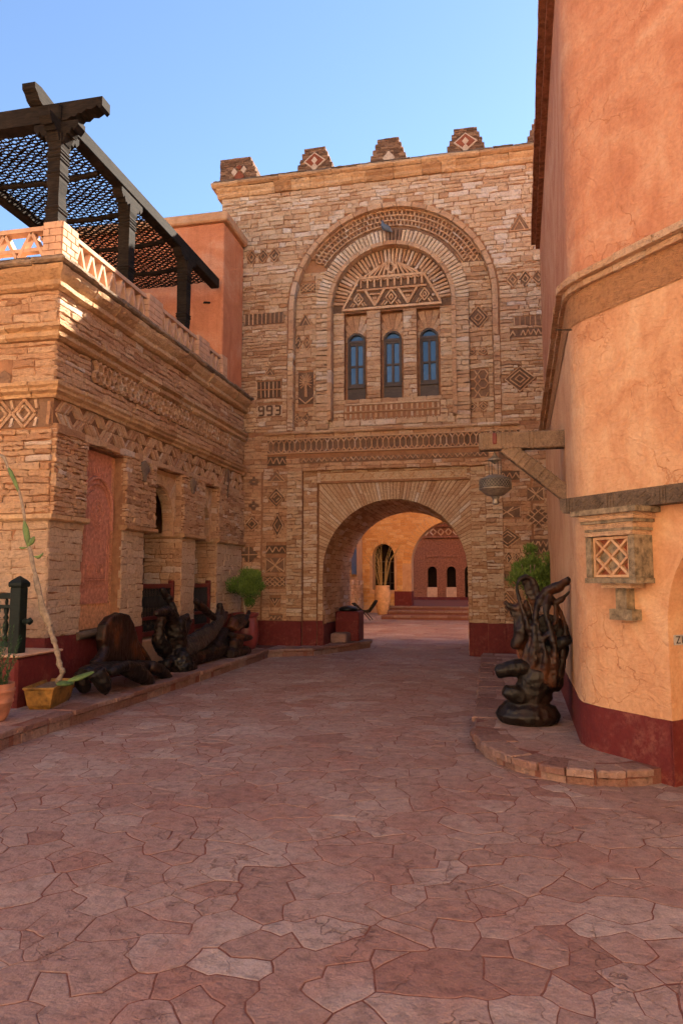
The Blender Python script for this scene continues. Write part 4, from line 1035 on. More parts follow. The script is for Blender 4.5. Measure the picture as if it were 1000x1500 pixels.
# rendered piers below the imposts
lowp = dict(d0=-.05, d=.0, dj=.009, mat='pier_render', bev=.012, tilt=.05, gap=.0018, und=.024, tint=lambda: min(1, max(.2, rnd.gauss(.62, .16))))
courses(s2, LF, [(YN + .01, 8.8, .87, 2.38), (9.87, 10.57, .87, 2.38), (12.0, 12.6, .87, 2.38), (13.7, 15.17, .87, 2.38)], [], .07, .15, .22, .5, **lowp)
courses(s2, NF, [(-6.6, XL - .01, .87, 2.38)], [], .07, .15, .25, .6, **lowp)
def jamb(y): return lambda u, v, d: (u, y - d, v)             # reveals facing the camera
for y, z0, z1 in ((12.0, .3, 2.4), (13.7, .3, 2.4), (11.95, 2.46, 3.53), (13.65, 2.46, 3.5)):
    courses(s2, jamb(y), [(-6.3 if z0 < 1 else -5.9, XL - .0, z0, z1)], [], .07, .13, .2, .45, -.03, .012, .006, 'ochre_stone', .01, .03, tint=upt)
# arch walls inside the upper openings
for (y0, y1, cy, hw, sp) in ((10.6, 12.1, 11.31, .56, 2.66), (12.7, 13.85, 13.2, .40, 2.72)):
    b = MB(); b.prism(LF, [[(y0, 2.40), (cy - hw, 2.40)] + [(cy - hw * math.cos(math.pi * i / 16), sp + hw * 1.1 * math.sin(math.pi * i / 16)) for i in range(17)] + [(cy + hw, 2.40), (y1, 2.40), (y1, 3.6), (y0, 3.6)]], -.34, -.13, back=True)
    ao = b.build('arch_wall', 'plaster_mud', arc_b, center=True)
    nv = 22
    for k in range(nv):
        t0, t1 = math.pi * k / nv, math.pi * (k + 1) / nv; q = MB()
        rr = lambda t: min(1.3, .74 / max(.02, math.sin(t)))
        pp = lambda r, t: (min(y1 - .05, max(y0 + .05, cy + r * math.cos(t))), sp + r * 1.1 * math.sin(t))
        q.stone(LF, [pp(hw + .005, t1 - .015), pp(hw + .005, t0 + .015), pp(rr(t0 + .015) * .97, t0 + .015), pp(rr(t1 - .015) * .97, t1 - .015)], -.15, -.115 + rnd.uniform(-.006, .006), .006, .5 + .5 * tintf()); q.build('voussoir', 'ochre_stone', arc_b, center=True)
    for k in range(12):                                    # courses on the far half of the soffit
        t0, t1 = math.pi * k / 24, math.pi * (k + 1) / 24
        SV = lambda u, v, d: (XL - .14 - u, cy + (hw - d) * math.cos(v), sp + (hw - d) * 1.1 * math.sin(v))
        q = MB(); q.stone(SV, [(0, t0 + .01), (.19, t0 + .01), (.19, t1 - .01), (0, t1 - .01)], -.02, .012 + rnd.uniform(-.005, .005), .006); q.build('voussoir', 'ochre_stone', arc_b, center=True)
    SJ = lambda u, v, d: (XL - .14 - u, cy + hw - d, v)
    q = MB(); q.stone(SJ, [(0, 2.5), (.19, 2.5), (.19, sp - .005), (0, sp - .005)], -.02, .012, .006); q.build('jamb_stone', 'ochre_stone', arc_b, center=True)
# imposts
for (y0, y1) in ((YN, 8.84), (9.83, 10.88), (11.93, 12.92), (13.6, 15.18)):
    ext0 = y0 - .0
    cornice(arc_b, LF, 'impost_stone', 'cornice', [(-.05, 2.37), (.045, 2.37), (.085, 2.395), (.085, 2.45), (-.05, 2.46)], ext0, y1, .35, .6, mitre0=(lambda d: YN - d) if y0 == YN else None, jit=.008)
cornice(arc_b, NF, 'impost_stone', 'cornice', [(-.05, 2.37), (.045, 2.37), (.085, 2.395), (.085, 2.45), (-.05, 2.46)], -6.75, XL, .35, .6, mitre1=lambda d: XL + d, jit=.008)
for y in (12.0, 13.7):
    cornice(arc_b, jamb(y), 'impost_stone', 'cornice', [(-.02, 2.36), (.05, 2.37), (.07, 2.40), (.07, 2.45), (-.02, 2.46)], -6.3, XL - .01, .4, .7, jit=.006)
# mouldings
for prof, mat, jit in (([(-.05, 3.985), (.05, 3.985), (.06, 4.03), (.12, 4.06), (.12, 4.10), (.155, 4.125), (.155, 4.17), (-.05, 4.19)], 'cornice', .010),
                  ([(-.05, 4.76), (.05, 4.76), (.10, 4.79), (.10, 4.84), (.05, 4.86), (.06, 4.88), (.13, 4.91), (.13, 4.955), (-.05, 4.97)], 'cornice', .014),
                  ([(-.05, 5.44), (.04, 5.44), (.10, 5.47), (.10, 5.53), (.05, 5.55), (.11, 5.60), (.16, 5.66), (.175, 5.72), (-.05, 5.74)], 'cornice', .016),
                  ([(-.05, 5.735), (.19, 5.735), (.225, 5.76), (.22, 5.80), (-.05, 5.805)], 'slate_edge', .016),
                  ([(-.05, 5.805), (.14, 5.805), (.17, 5.82), (.16, 5.845), (-.05, 5.85)], 'slate_edge', .014)):
    cornice(arc_b, LF, 'cornice_stone', mat, prof, YN, 15.17, .35, .85, mitre0=lambda d: YN - d, jit=jit)
    cornice(arc_b, NF, 'cornice_stone', mat, prof, -8.2, XL, .35, .85, mitre1=lambda d: XL + d, jit=jit)
# long lattice of upright hollow bricks
m = MB(); m.prism(LF, [rect(8.86, 15.17, 4.43, 4.76)], -.07, -.012); fo = m.build('frieze_ground', 'dark_stone', arc_b, center=True)
b = MB(); N = 48
for k in range(N):
    u = 8.9 + 6.2 * k / N; s = 6.2 / N
    for (p, q) in (((u, 4.50), (u, 4.56)), ((u, 4.56), (u + s / 2, 4.62)), ((u + s / 2, 4.62), (u + s, 4.56)), ((u, 4.50), (u + s / 2, 4.45)), ((u + s / 2, 4.45), (u + s, 4.50)), ((u + s / 2, 4.62), (u + s / 2, 4.69)), ((u + s / 2, 4.69), (u, 4.745)), ((u + s / 2, 4.69), (u + s, 4.745))): b.bar(LF, p, q, .027, -.03, .05 + rnd.uniform(-.008, .008))
b.build('lattice_brick', 'ochre_stone', fo, kind='stuff')
# herringbone band of thin bricks
def herring(fr, u0, u1, v0, v1, parent, sgn, dd=0.0):
    m = MB(); m.prism(fr, [rect(u0, u1, v0, v1)], -.07, -.012 + dd); fo = m.build('herringbone_ground', 'herring_ground', parent, center=True)
    rows = 2; rh = (v1 - v0) / rows
    hb = []
    for r in range(rows):
        u = u0; ph = 0; k = 0
        while u < u1 - .04:
            blk = rnd.randint(5, 8); dirn = 1 if (k + r) % 2 else -1
            for i in range(blk):
                q = MB(); a = (u + (0 if dirn > 0 else .14), v0 + rh * r + .012); e = (a[0] + dirn * .14, v0 + rh * (r + 1) - .012)
                if max(a[0], e[0]) < u1 - .02 and min(a[0], e[0]) > u0: 
                    q.bar(fr, a, e, .023, -.03 + dd, .022 + dd + rnd.uniform(-.012, .012)); hb.append(q)
                u += .044
            k += 1; u += .05
    return fo, hb
fo, hb = herring(LF, YN + .005, 15.17, 3.62, 3.985, arc_b, 1)
q = MB()
for x in hb: o = len(q.v); q.v.extend(x.v); q.f.extend(tuple(i + o for i in f) for f in x.f); q.t.extend(x.t)
q.build('herringbone_brick', 'ochre_stone', fo, kind='stuff')
# lozenge band on the near face
m = MB(); m.prism(NF, [rect(-8.2, XL - .03, 3.60, 3.985)], -.07, -.008); fo = m.build('lozenge_ground', 'dark_stone', arc_b, center=True)
for k in range(7):
    cc = -5.98 - k * .36
    for s, w in ((1.0, .05), (.55, .04)):
        for (p, e) in diamond_bars(cc, 3.79, .17 * s, .185 * s):
            q = MB(); q.bar(NF, p, e, w * .8, -.03, .022 + rnd.uniform(-.01, .01)); q.build('lozenge_brick', 'ochre_stone', fo, center=True)
    for sg in (-1, 1):
        q = MB(); q.bar(NF, (cc + .19, 3.79 + sg * .06), (cc + .30 - .14, 3.79 + sg * .18), .04, -.03, .02); q.build('lozenge_brick', 'ochre_stone', fo, center=True)
q = MB(); q.bar(NF, (-5.62, 3.62), (-5.60, 3.93), .05, -.03, .03); q.build('lozenge_brick', 'ochre_stone', fo, center=True)
# carved terracotta panel in the first bay
def carved(fr, u0, u1, z0, z1, d, parent):
    cu = (u0 + u1) / 2; hw = (u1 - u0) / 2
    m = MB(); m.prism(fr, [rect(u0, u1, z0, z1)], d - .04, d); po = m.build('carved_panel', 'carved_tan', parent, center=True)
    q = MB(); q.prism(fr, [rect(u0 + .13, u1 - .13, z0 + .36, z1)], d - .01, d + .025); q.build('panel_field', 'carved_clay', po, center=True)
    q = MB(); q.prism(fr, [rect(u0 + .21, u1 - .21, z0 + .62, z0 + 1.5)], d, d + .04); q.prism(fr, [archloop(cu, hw - .21, z0 + 1.5, z0 + 1.72, 16)], d, d + .045); q.build('panel_leaf', 'carved_clay', po, center=True, kind='stuff')
    def rib(pts, r, nm, mt='carved_clay'):
        q = MB(); q.tube([fr(*p) for p in pts], r, 6); q.build(nm, mt, po, center=True)
    arcp = lambda r, n=22, zz=z0 + 1.78: [(cu + r * math.cos(math.pi * i / n), zz + r * 1.05 * math.sin(math.pi * i / n), d + .04) for i in range(n + 1)]
    rib([(cu + hw - .12, z0 + 1.45, d + .04)] + arcp(hw - .12) + [(cu - hw + .12, z0 + 1.45, d + .04)], .028, 'arch_rib')
    rib(arcp(hw - .20), .014, 'arch_rib')
    for r in (.15, .11, .045): rib([(cu + r * math.cos(2 * math.pi * i / 20), z0 + 1.68 + r * 1.25 * math.sin(2 * math.pi * i / 20), d + .05) for i in range(21)], .012, 'medallion_ring')
    for i in range(18):
        a = 2 * math.pi * i / 18; rib([(cu + r * math.cos(a), z0 + 1.68 + r * 1.25 * math.sin(a), d + .045) for r in (.12, .175)], .012, 'medallion_ray')
    rib(arcp(.14, 12, z0 + 1.18), .012, 'arch_rib')
    for zz in (z0 + .74, z0 + .70): rib([(u0 + .24, zz, d + .045), (u1 - .24, zz, d + .045)], .008, 'panel_line')
    for sg in (-1, 1):
        for k in (0, 1): rib([(cu + sg * (hw - .18 - .05 * k), z0 + .64, d + .045), (cu + sg * (hw - .18 - .05 * k), z0 + 1.62, d + .045)], .009, 'panel_line')
        for zz in (z0 + .86,):
            for r in (.09, .05): rib([(cu + sg * .12 + r * math.cos(2 * math.pi * i / 14), zz + r * math.sin(2 * math.pi * i / 14), d + .045) for i in range(15)], .008, 'rosette_ring')
    for k in range(26):
        a = math.pi * (k + .5) / 26; r0 = hw - .06
        rib([(cu + r * math.cos(a), z0 + 1.78 + r * 1.05 * math.sin(a), d + .03) for r in (hw - .08, hw + .05 if abs(math.cos(a)) < .5 else hw - .05)], .008, 'panel_line')
    for sg in (-1, 1):
        for k in range(12):
            zz = z0 + .4 + k * .11; x = cu + sg * (hw - .065)
            rib([(x - .03, zz, d + .005), (x, zz + .045, d + .012), (x + .03, zz, d + .005), (x, zz - .045, d + .012), (x - .03, zz, d + .005)], .009, 'border_lozenge', 'carved_tan')
    return po
carved(LF, 8.81, 9.86, .9, 3.49, -.16, arc_b)
pp = atY(10, 800, YN)
carved(NF, -7.75, -6.62, .9, 2.86, -.08, arc_b) if False else None
m = MB(); m.prism(NF, [rect(-8.0, -6.63, .9, 2.3), ], -.06, .01); po = m.build('carved_panel', 'carved_tan', arc_b, center=True)
for k in range(9):
    for (p, e) in diamond_bars(-6.78, 1.05 + .15 * k, .07, .07):
        q = MB(); q.bar(NF, p, e, .02, 0, .022); q.build('border_lozenge', 'carved_tan', po, center=True)
q = MB(); q.bar(NF, (-6.655, .9), (-6.655, 2.3), .04, 0, .035); q.build('panel_line', 'plaster_pink', po, center=True)
# timber sill under the panel
m = MB(); m.tube([(XL + .02, 8.7, .84), (XL + .03, 9.3, .87), (XL + .02, 9.95, .86)], [.055, .06, .05], 10); m.build('timber_sill', 'weathered_timber', arc_b)
# painted dado
for y0, y1 in ((8.06, 8.76), (8.76, 9.87), (9.87, 10.57), (12.0, 12.6), (13.7, 15.15)):
    m = MB(); m.prism(LF, [rect(y0, y1 - .002, 0, .87 if y0 != 8.76 else .80)], -.05, .012 if y0 != 8.76 else -.005); m.build('painted_dado', 'red_dado', arc_b, center=True)
m = MB(); m.prism(NF, [rect(-8.2, XL + .01, 0, .87)], -.05, .012); m.build('painted_dado', 'red_dado', arc_b, center=True)
for y0, y1 in ((10.57, 12.0), (12.6, 13.7)):
    m = MB(); m.bevbox((-6.0, y0 + .003, 0), (XL - .06, y1 - .003, .62), .02); m.build('sill_block', 'plaster_mud', arc_b, center=True)
    X = XL - .16
    fr = MB()
    fr.bevbox((X - .035, y0 + .01, .66), (X + .035, y1 - .08, .74), .008); fr.bevbox((X - .035, y0 + .01, 1.46), (X + .035, y1 - .08, 1.54), .008); fr.bevbox((X - .03, y0 + .01, .93), (X + .03, y1 - .08, .99), .008)
    fr.bevbox((X - .045, y1 - .12, .63), (X + .045, y1 - .02, 1.6), .012); fr.bevbox((X - .045, y0 + .005, .63), (X + .045, y0 + .09, 1.6), .012)
    ro = fr.build('railing', 'red_wood', arc_b, center=True)
    k = int((y1 - y0 - .2) / .055)
    for i in range(k):
        y = y0 + .12 + (y1 - y0 - .26) * i / (k - 1); q = MB()
        q.tube([(X, y, .74), (X, y, .8), (X, y, .87), (X, y, .93)], [.012, .017, .012, .015], 6); q.tube([(X, y, .99), (X, y, 1.12), (X, y, 1.22), (X, y, 1.34), (X, y, 1.46)], [.013, .013, .02, .013, .013], 6); q.build('bar', 'iron', ro, center=True, kind='stuff')
    # carved dark screen further in
    q = MB(); q.bevbox((-6.28, y0 - .02, .3), (-6.2, y0 + .5, 2.5), .01); so = q.build('door_screen', 'black_wood', arc_b, center=True)
    for i in range(16):
        q = MB(); q.bevbox((-6.2, y0 + .34, .4 + i * .13), (-6.17, y0 + .46, .48 + i * .13), .012); q.build('carved_boss', 'black_wood', so, center=True)
# faint dark relief stains: bottle shaped inlays between the bays
for (x, y, w, h) in ((212, 690, .3, .34), (283, 712, .24, .3), (333, 708, .17, .62)):
    p = atX(x, y, XL + .05); m = MB()
    m.stone(LF, [(p.y + w / 2 * a, p.z + h / 2 * b) for a, b in ((-.3, -1), (.3, -1), (.45, -.4), (1, .1), (.8, .6), (.2, 1), (-.2, 1), (-.8, .6), (-1, .1), (-.45, -.4))], .02, .072, .01); m.build('inlay_stone', 'dark_stone' if x == 333 else 'slate_edge', arc_b, center=True)
for k, (dy, dz) in enumerate(((-.09, .04), (.09, .04))):
    p = atX(333, 708, XL + .08); q = MB(); q.prism(LF, [rect(p.y - .02 + dy * .4, p.y + .02 + dy * .4, p.z - .03, p.z + .03)], .06, .078); q.build('inlay_chip', 'white_tile', arc_b, center=True)
emit(s2, arc_b, 'stone', 'stonework', 300)

# parapet with open triangles
par_l = thing('parapet', 'open triangle parapet of pink render along the top of the arcade', 'parapet', (XL - .1, 11.5, 5.87))
def post(parent, a, b, mat='plaster_mud'):
    m = MB(); m.bevbox(a, b, .012); o = m.build('parapet_post', 'mortar', parent, center=True)
    nz = 5; hz = (b[2] - a[2]) / nz
    for fr, w in ((lambda u, v, d: (b[0] + d, a[1] + u, v), b[1] - a[1]), (lambda u, v, d: (a[0] + u, a[1] - d, v), b[0] - a[0])):
        for k in range(nz):
            u = 0; off = .5 if k % 2 else 1
            while u < w - .02:
                e = min(w, u + .19 * (off if u == 0 else 1)); 
                q = MB(); q.stone(fr, [(u + .003, a[2] + k * hz + .004), (e - .003, a[2] + k * hz + .004), (e - .003, a[2] + (k + 1) * hz - .004), (u + .003, a[2] + (k + 1) * hz - .004)], -.01, .012 + rnd.uniform(-.003, .003), .006, .7); q.build('brick', 'pink_render', o, center=True); u = e
PZ = 5.85
PXL = XL + .08
for (y0, y1) in ((7.94, 8.30), (10.35, 10.85), (12.38, 12.9), (13.6, 13.88)): post(par_l, (PXL - .28, y0, PZ), (PXL, y1, PZ + .5))
def truss(parent, fr, u0, u1, kk, mid=False):
    m = MB(); m.prism(fr, [rect(u0, u1, PZ + .40, PZ + .46)], -.14, .0, back=True); m.build('parapet_cap', 'pink_render', parent, center=True)
    m = MB(); m.prism(fr, [rect(u0, u1, PZ, PZ + .04)], -.14, .0, back=True); m.build('parapet_base', 'pink_render', parent, center=True)
    w = (u1 - u0) / kk
    for i in range(kk):
        for (a, b) in (((u0 + w * i, PZ + .03), (u0 + w * (i + .5), PZ + .41)), ((u0 + w * (i + .5), PZ + .41), (u0 + w * (i + 1), PZ + .03))):
            q = MB(); q.bar(fr, a, b, .045, -.12, -.02); fl = frame_flip(fr, *a)
            q.build('parapet_strut', 'pink_render', parent, center=True)
    if mid:
        q = MB(); q.bar(fr, (u0, PZ + .16), (u1, PZ + .16), .05, -.12, -.025); q.build('parapet_strut', 'pink_render', parent, center=True)
PF = lambda u, v, d: (PXL - .03 + d, u, v)
truss(par_l, PF, 8.305, 10.345, 7); truss(par_l, PF, 10.855, 12.375, 6); truss(par_l, PF, 12.905, 13.6, 3)
par_n = thing('parapet', 'open triangle parapet with middle rail facing the courtyard at the building corner', 'parapet', (-6.8, YN, 5.87))
PN = lambda u, v, d: (u, YN - .08 - d, v)
truss(par_n, PN, -8.2, PXL - .285, 6, True)

# plastered annex on the roof
an = thing('annex', 'orange plastered roof room with flat cap between pergola and gatehouse', 'building', (-7.8, 14.5, 5.85))
m = MB(); m.bevbox((-10, 13.9, 5.8), (-5.6, 15.15, 9.44), .03); m.build('wall', 'plaster_pink', an)
m = MB(); m.bevbox((-10.1, 13.81, 9.442), (-5.5, 15.16, 9.66), .03); m.build('roof_cap', 'plaster_mud', an)
q = MB(); q.prism(lambda u, v, d: (u, 13.9 - d, v), [[(-6.05, 7.62), (-5.9, 7.6), (-5.88, 7.64), (-6.03, 7.66)]], -.01, .02); q.build('vent_slot', 'dark_inside', an)

# pergola
pg = thing('pergola', 'dark carved timber pergola with woven lattice roof above the arcade', 'pergola', (-6.7, 10.8, 6.35))
PX = -5.72
def ppost(y, z0, z1, b=.105, x=PX):
    m = MB(); prof = [(b * 1.1, 0), (b * 1.1, .06), (b, .08)]
    H = z1 - z0
    def rg(z): return [(b * .97, z - .05), (b * 1.12, z - .03), (b * 1.12, z - .01), (b * .98, z), (b * 1.12, z + .01), (b * 1.12, z + .03), (b * .97, z + .05)]
    prof += rg(.22) + [(b * .85, .45), (b * 1.0, .62)] + rg(.72) + [(b * 1.02, H - .45)] + rg(H - .34) + rg(H - .24) + [(b * 1.15, H - .12), (b * 1.15, H)]
    m.lathe([(r * 1.3, z) for r, z in prof], (0, 0, z0), 4, M=Matrix.Translation((x, y, 0)) @ Matrix.Rotation(math.pi / 4, 4, 'Z'))
    m.build('post', 'dark_timber', pg, center=True)
    # bracket capital with scalloped ends
    for ax in (0, 1):
        q = MB(); L = .34
        P = [(-L, .17), (-L, .10), (-L * .82, .02), (-L * .72, .07), (-L * .6, -.02), (-L * .5, .0), (-.12, -.12), (.12, -.12), (L * .5, .0), (L * .6, -.02), (L * .72, .07), (L * .82, .02), (L, .10), (L, .17)]
        fr = (lambda u, v, d: (x + d, y + u, z1 + v)) if ax == 0 else (lambda u, v, d: (x + u, y - d, z1 + v))
        if ax == 1 and y > 9: continue
        q.prism(fr, [P], -.085, .085, back=True); q.build('bracket', 'dark_timber', pg, center=True)
ppost(8.15, 6.39, 7.68); ppost(10.02, 5.9, 7.68); ppost(12.1, 5.9, 7.68, x=PX + .05)
m = MB(); m.bevbox((PX - .1, 8.0, 7.86), (PX + .1, 13.75, 8.08), .02, M=None); m.build('edge_beam', 'dark_timber', pg, center=True)
# front beam with scalloped end
P = [(-9.2, 7.86), (-5.55, 7.86), (-5.48, 7.9), (-5.43, 7.885), (-5.38, 7.93), (-5.32, 7.92), (-5.26, 7.97), (-5.18, 7.955), (-5.10, 8.0), (-5.06, 7.95), (-5.02, 7.99), (-5.02, 8.12), (-9.2, 8.12)]
m = MB(); m.prism(lambda u, v, d: (u, 8.15 - d, v), [P], -.1, .1, back=True); m.build('front_beam', 'dark_timber', pg, center=True)
P = [(7.45, 8.36), (7.45, 8.28), (7.52, 8.2), (7.6, 8.24), (7.66, 8.16), (7.75, 8.125), (13.75, 8.085), (13.75, 8.13), (8.6, 8.22), (7.7, 8.42), (7.5, 8.44)]
m = MB(); m.prism(lambda u, v, d: (-6.02 + d, u, v), [[(7.86, 8.33), (7.87, 8.25), (7.92, 8.22), (7.97, 8.15), (8.03, 8.122), (8.7, 8.122), (8.7, 8.25), (8.0, 8.35)]], -.1, .1, back=True); m.build('beam_end', 'dark_timber', pg, center=True)
m = MB(); m.bevbox((-7.78, 8.3, 7.72), (-7.58, 13.8, 7.9), .02); m.build('inner_beam', 'dark_timber', pg, center=True)
for y in (9.3, 10.45, 11.55, 12.65):
    m = MB(); m.tube([(PX - .1, y, 7.86), (-6.6, y, 7.80), (-7.65, y, 7.84)], [.04, .045, .04], 6); m.build('rafter', 'dark_timber', pg, center=True)
sag = lambda x, y: 7.90 - .05 * math.sin(math.pi * (x + 5.8) / -1.9) * (.6 + .4 * math.sin(y * 5.4))
lt = MB()
NX, NY = 26, 84
for i in range(NX + 1):
    x = -5.82 - 1.86 * i / NX
    pts = [(x + .012 * math.sin(j * 1.7 + i), 8.25 + 5.2 * j / 60, sag(x, 8.25 + 5.2 * j / 60) + .008 * (1 if (i + j) % 2 else -1)) for j in range(61)]
    lt.tube(pts, .018, 4, flat=.4)
for j in range(NY + 1):
    y = 8.25 + 5.2 * j / NY
    pts = [(-5.82 - 1.86 * i / 20, y + .01 * math.sin(i * 1.3 + j), sag(-5.82 - 1.86 * i / 20, y) + .010 * (1 if (i + j) % 2 else -1)) for i in range(21)]
    lt.tube(pts, .017, 4, flat=.4)
lt.build('lattice_roof', 'dark_timber', pg, kind='stuff')
# ================================================================ PLASTER TOWER ON THE RIGHT
T1 = Vector((.76, 6.77)); TD = Vector((.645, -.764)).normalized(); TN = Vector((TD.y, -TD.x))
def TA(u, v, d): q = T1 + TD * u + TN * d; return (q.x, q.y, v)
tower = thing('plaster_tower', 'tall orange plastered tower with brick ledge and red painted base', 'building', (1.6, 8, .1))
TF = Vector((1.0, 13.3)); SD = (TF - T1).normalized()
def plan(off=0.0, r=.22):
    """outline of the tower in plan: far corner, along the side, round the near corner, along the front face"""
    sn = Vector((-SD.y, SD.x)); q = []
    q.append(TF + sn * off + SD * off * .0)
    a, b = T1 + SD * r, T1 + TD * r
    for k in range(7):
        t = k / 6; p = a * (1 - t) ** 2 + T1 * 2 * t * (1 - t) + b * t * t
        nn = (sn * (1 - t) + TN * t).normalized(); q.append(p + nn * off)
    return q
pl = plan()
body = [tuple(p) for p in pl] + [tuple(T1 + TD * .3), tuple(T1 + TD * .3 - TN * .5), (2.4, 7.2), (9, 7.2), (9, 13.3)]
m = MB(); m.prism(GZ(0), [body], .0, 4.38, back=False); m.build('side_wall', 'plaster_low', tower); m = MB(); m.prism(GZ(0), [body], 4.38, 8.0, back=False); m.build('upper_side_wall', 'plaster', tower)
AU, AH, AS = .92 + .52, .52, 1.2
arcpts = [(AU - AH * math.cos(math.pi * i / 20) * (1 + .05 * math.sin(math.pi * i / 20)), AS + AH * 1.5 * math.sin(math.pi * i / 20)) for i in range(21)]
m = MB(); m.prism(TA, [[(.3, 0), (AU - AH, 0)] + arcpts + [(AU + AH, 0), (4.5, 0), (4.5, 4.38), (.3, 4.38)]], -.5, -.0005); m.build('front_wall', 'plaster_low', tower); m = MB(); m.prism(TA, [rect(.3, 4.5, 4.38, 8.0)], -.5, -.0005); m.build('upper_front_wall', 'plaster', tower)
m = MB(); m.prism(TA, [rect(.6, 4.5, 0, 8.0)], -1.2, -.52); m.build('niche_back', 'plaster_low', tower)
def path_pieces(name, mat, z0, z1, proj, step, start=0.0, jit=.008, ulim=2.6, zig=0.0):
    p0 = [TF + SD * -.0] + plan()[1:] + [T1 + TD * ulim]
    seg = []; 
    for a, b in zip(p0, p0[1:]):
        l = (b - a).length; k = max(1, round(l / step))
        for i in range(k): seg.append((a + (b - a) * (i / k), a + (b - a) * ((i + 1) / k)))
    nrm = [Vector(((b - a).y, -(b - a).x)).normalized() for a, b in seg]
    for i, (a, b) in enumerate(seg):
        n0 = ((nrm[i - 1] if i else nrm[i]) + nrm[i]).normalized(); n1 = (nrm[i] + (nrm[i + 1] if i + 1 < len(nrm) else nrm[i])).normalized()
        j = rnd.uniform(-jit, jit); g = (b - a).normalized() * .003
        P = [tuple(a + g - n0 * .04), tuple(a + g + n0 * (proj + j)), tuple((a + b) / 2 + nrm[i] * (proj + j * .5)), tuple(b - g + n1 * (proj + j)), tuple(b - g - n1 * .04)]
        A = sum(P[q][0] * P[(q + 1) % 5][1] - P[(q + 1) % 5][0] * P[q][1] for q in range(5))
        if A < 0: P = P[::-1]
        m = MB(); m.prism(GZ(0), [P], z0 + rnd.uniform(-jit, jit) * .5, z1 + rnd.uniform(-jit, jit) * .5, back=True); m.build(name, mat, tower, center=True)
path_pieces('ledge_brick', 'ochre_stone', 4.30, 4.355, .05, .32); path_pieces('ledge_brick', 'ochre_stone', 4.36, 4.425, .105, .4)
path_pieces('coping_brick', 'brown_brick', 7.86, 7.94, .08, .35, ulim=.3); path_pieces('coping_brick', 'brown_brick', 7.945, 8.06, .16, .4, ulim=.3)
path_pieces('plaster_roll', 'plaster', 4.425, 4.455, .03, .5, jit=.003)
# red dado
def strip(name, mat, z0, z1, off, ulim):
    p0 = [TF] + plan()[1:] + [T1 + TD * ulim]; out = [TF + Vector((-.003, 0)) * 1] ; nrm = []
    q = plan(off); q = [q[0]] + q[1:] + [T1 + TD * ulim + TN * off]; dq = []
    for a, b in zip(q, q[1:]):
        k = max(1, int((b - a).length / .05)); dq += [a + (b - a) * (i / k) for i in range(k)]
    q = dq + [q[-1]]
    inn = [T1 + TD * ulim - TN * .02] + [p for p in plan(-.02)[1:][::-1]] + [plan(-.02)[0]]
    P = [tuple(p) for p in q + inn]; A = sum(P[k][0] * P[(k + 1) % len(P)][1] - P[(k + 1) % len(P)][0] * P[k][1] for k in range(len(P)))
    m = MB(); m.prism(GZ(0), [P if A > 0 else P[::-1]], z0, z1)
    wv = vnoise(np.array([(v.x * 5, v.y * 5, .5) for v in m.v])) * .012 + vnoise(np.array([(v.x * 23, v.y * 23, 4.5) for v in m.v])) * .006
    for v, w in zip(m.v, wv):
        if v.z > (z0 + z1) / 2 and name == 'painted_dado': v.z += w
    m.build(name, mat, tower)
strip('painted_dado', 'red_dado', -.01, .5, .008, AU - AH - .001)
JF = lambda u, v, d: tuple((*(T1 + TD * (AU - AH + d) - TN * u), v))      # left jamb of the niche
m = MB(); m.prism(JF, [rect(-.008, .5, -.01, .5)], -.01, .008); m.build('painted_dado', 'red_dado', tower)
strip('rough_band', 'plaster_rough', 4.0, 4.298, .010, 2.6)
# plain render band under the ledge, rougher
for (x, y, r) in ((952, 585, .018), (902, 603, .03), (885, 500, .02)):
    pass
# number plate on the jamb
pc = .12
m = MB(); m.prism(JF, [rect(.06, .34, 1.085, 1.165)], -.004, .010); pt = m.build('number_plate', 'plate_grey', tower, center=True)
cu = bpy.data.curves.new('plate_text', 'FONT'); cu.body = 'Z1-S'; cu.size = .085; cu.extrude = .0015
to_ = bpy.data.objects.new('plate_text', cu); COL.objects.link(to_)
dg_ = bpy.context.evaluated_depsgraph_get(); me_ = bpy.data.meshes.new_from_object(to_.evaluated_get(dg_)); bpy.data.objects.remove(to_)
q = MB(); q.add([JF(.075 + v.co.x, 1.097 + v.co.y, .012 + v.co.z) for v in me_.vertices], [tuple(p.vertices) for p in me_.polygons]); q.build('lettering', 'ink', pt, center=True)
# shallow stone hints under the ledge and nail bits
m = MB(); m.tube([TA(.03, 3.95, .0), TA(-.02, 3.94, .16)], .006, 6); m.build('nail', 'iron', tower)

# carved beam across the tower
cb = thing('carved_beam', 'long dark carved beam fixed across the tower above the lantern box', 'beam', TA(.5, 2.2, .06))
m = MB(); m.prism(TA, [[(-.06, 2.245), (-.02, 2.21), (.1, 2.2), (2.6, 2.2), (2.6, 2.345), (-.07, 2.345)]], .001, .13, back=True); m.build('beam', 'weathered_timber', cb)
def carve(a, b, kind):
    q = MB()
    if kind == 'loz':
        for s in (1, .5):
            for (p, e) in diamond_bars((a + b) / 2, 2.272, (b - a) / 2 * s, .05 * s): q.bar(TA, p, e, .009, .12, .137)
    elif kind == 'zig':
        k = max(2, int((b - a) / .07))
        for r in (0, 1):
            for i in range(k):
                u0, u1 = a + (b - a) * i / k, a + (b - a) * (i + 1) / k; q.bar(TA, (u0, 2.235 + .05 * r), ((u0 + u1) / 2, 2.27 + .05 * r), .009, .12, .137); q.bar(TA, ((u0 + u1) / 2, 2.27 + .05 * r), (u1, 2.235 + .05 * r), .009, .12, .137)
    else:
        for i in range(3): u = a + (b - a) * (i + .5) / 3; q.bar(TA, (u, 2.205), (u, 2.34), .012, .12, .138)
    q.build('carving', 'weathered_timber', cb, kind='stuff')
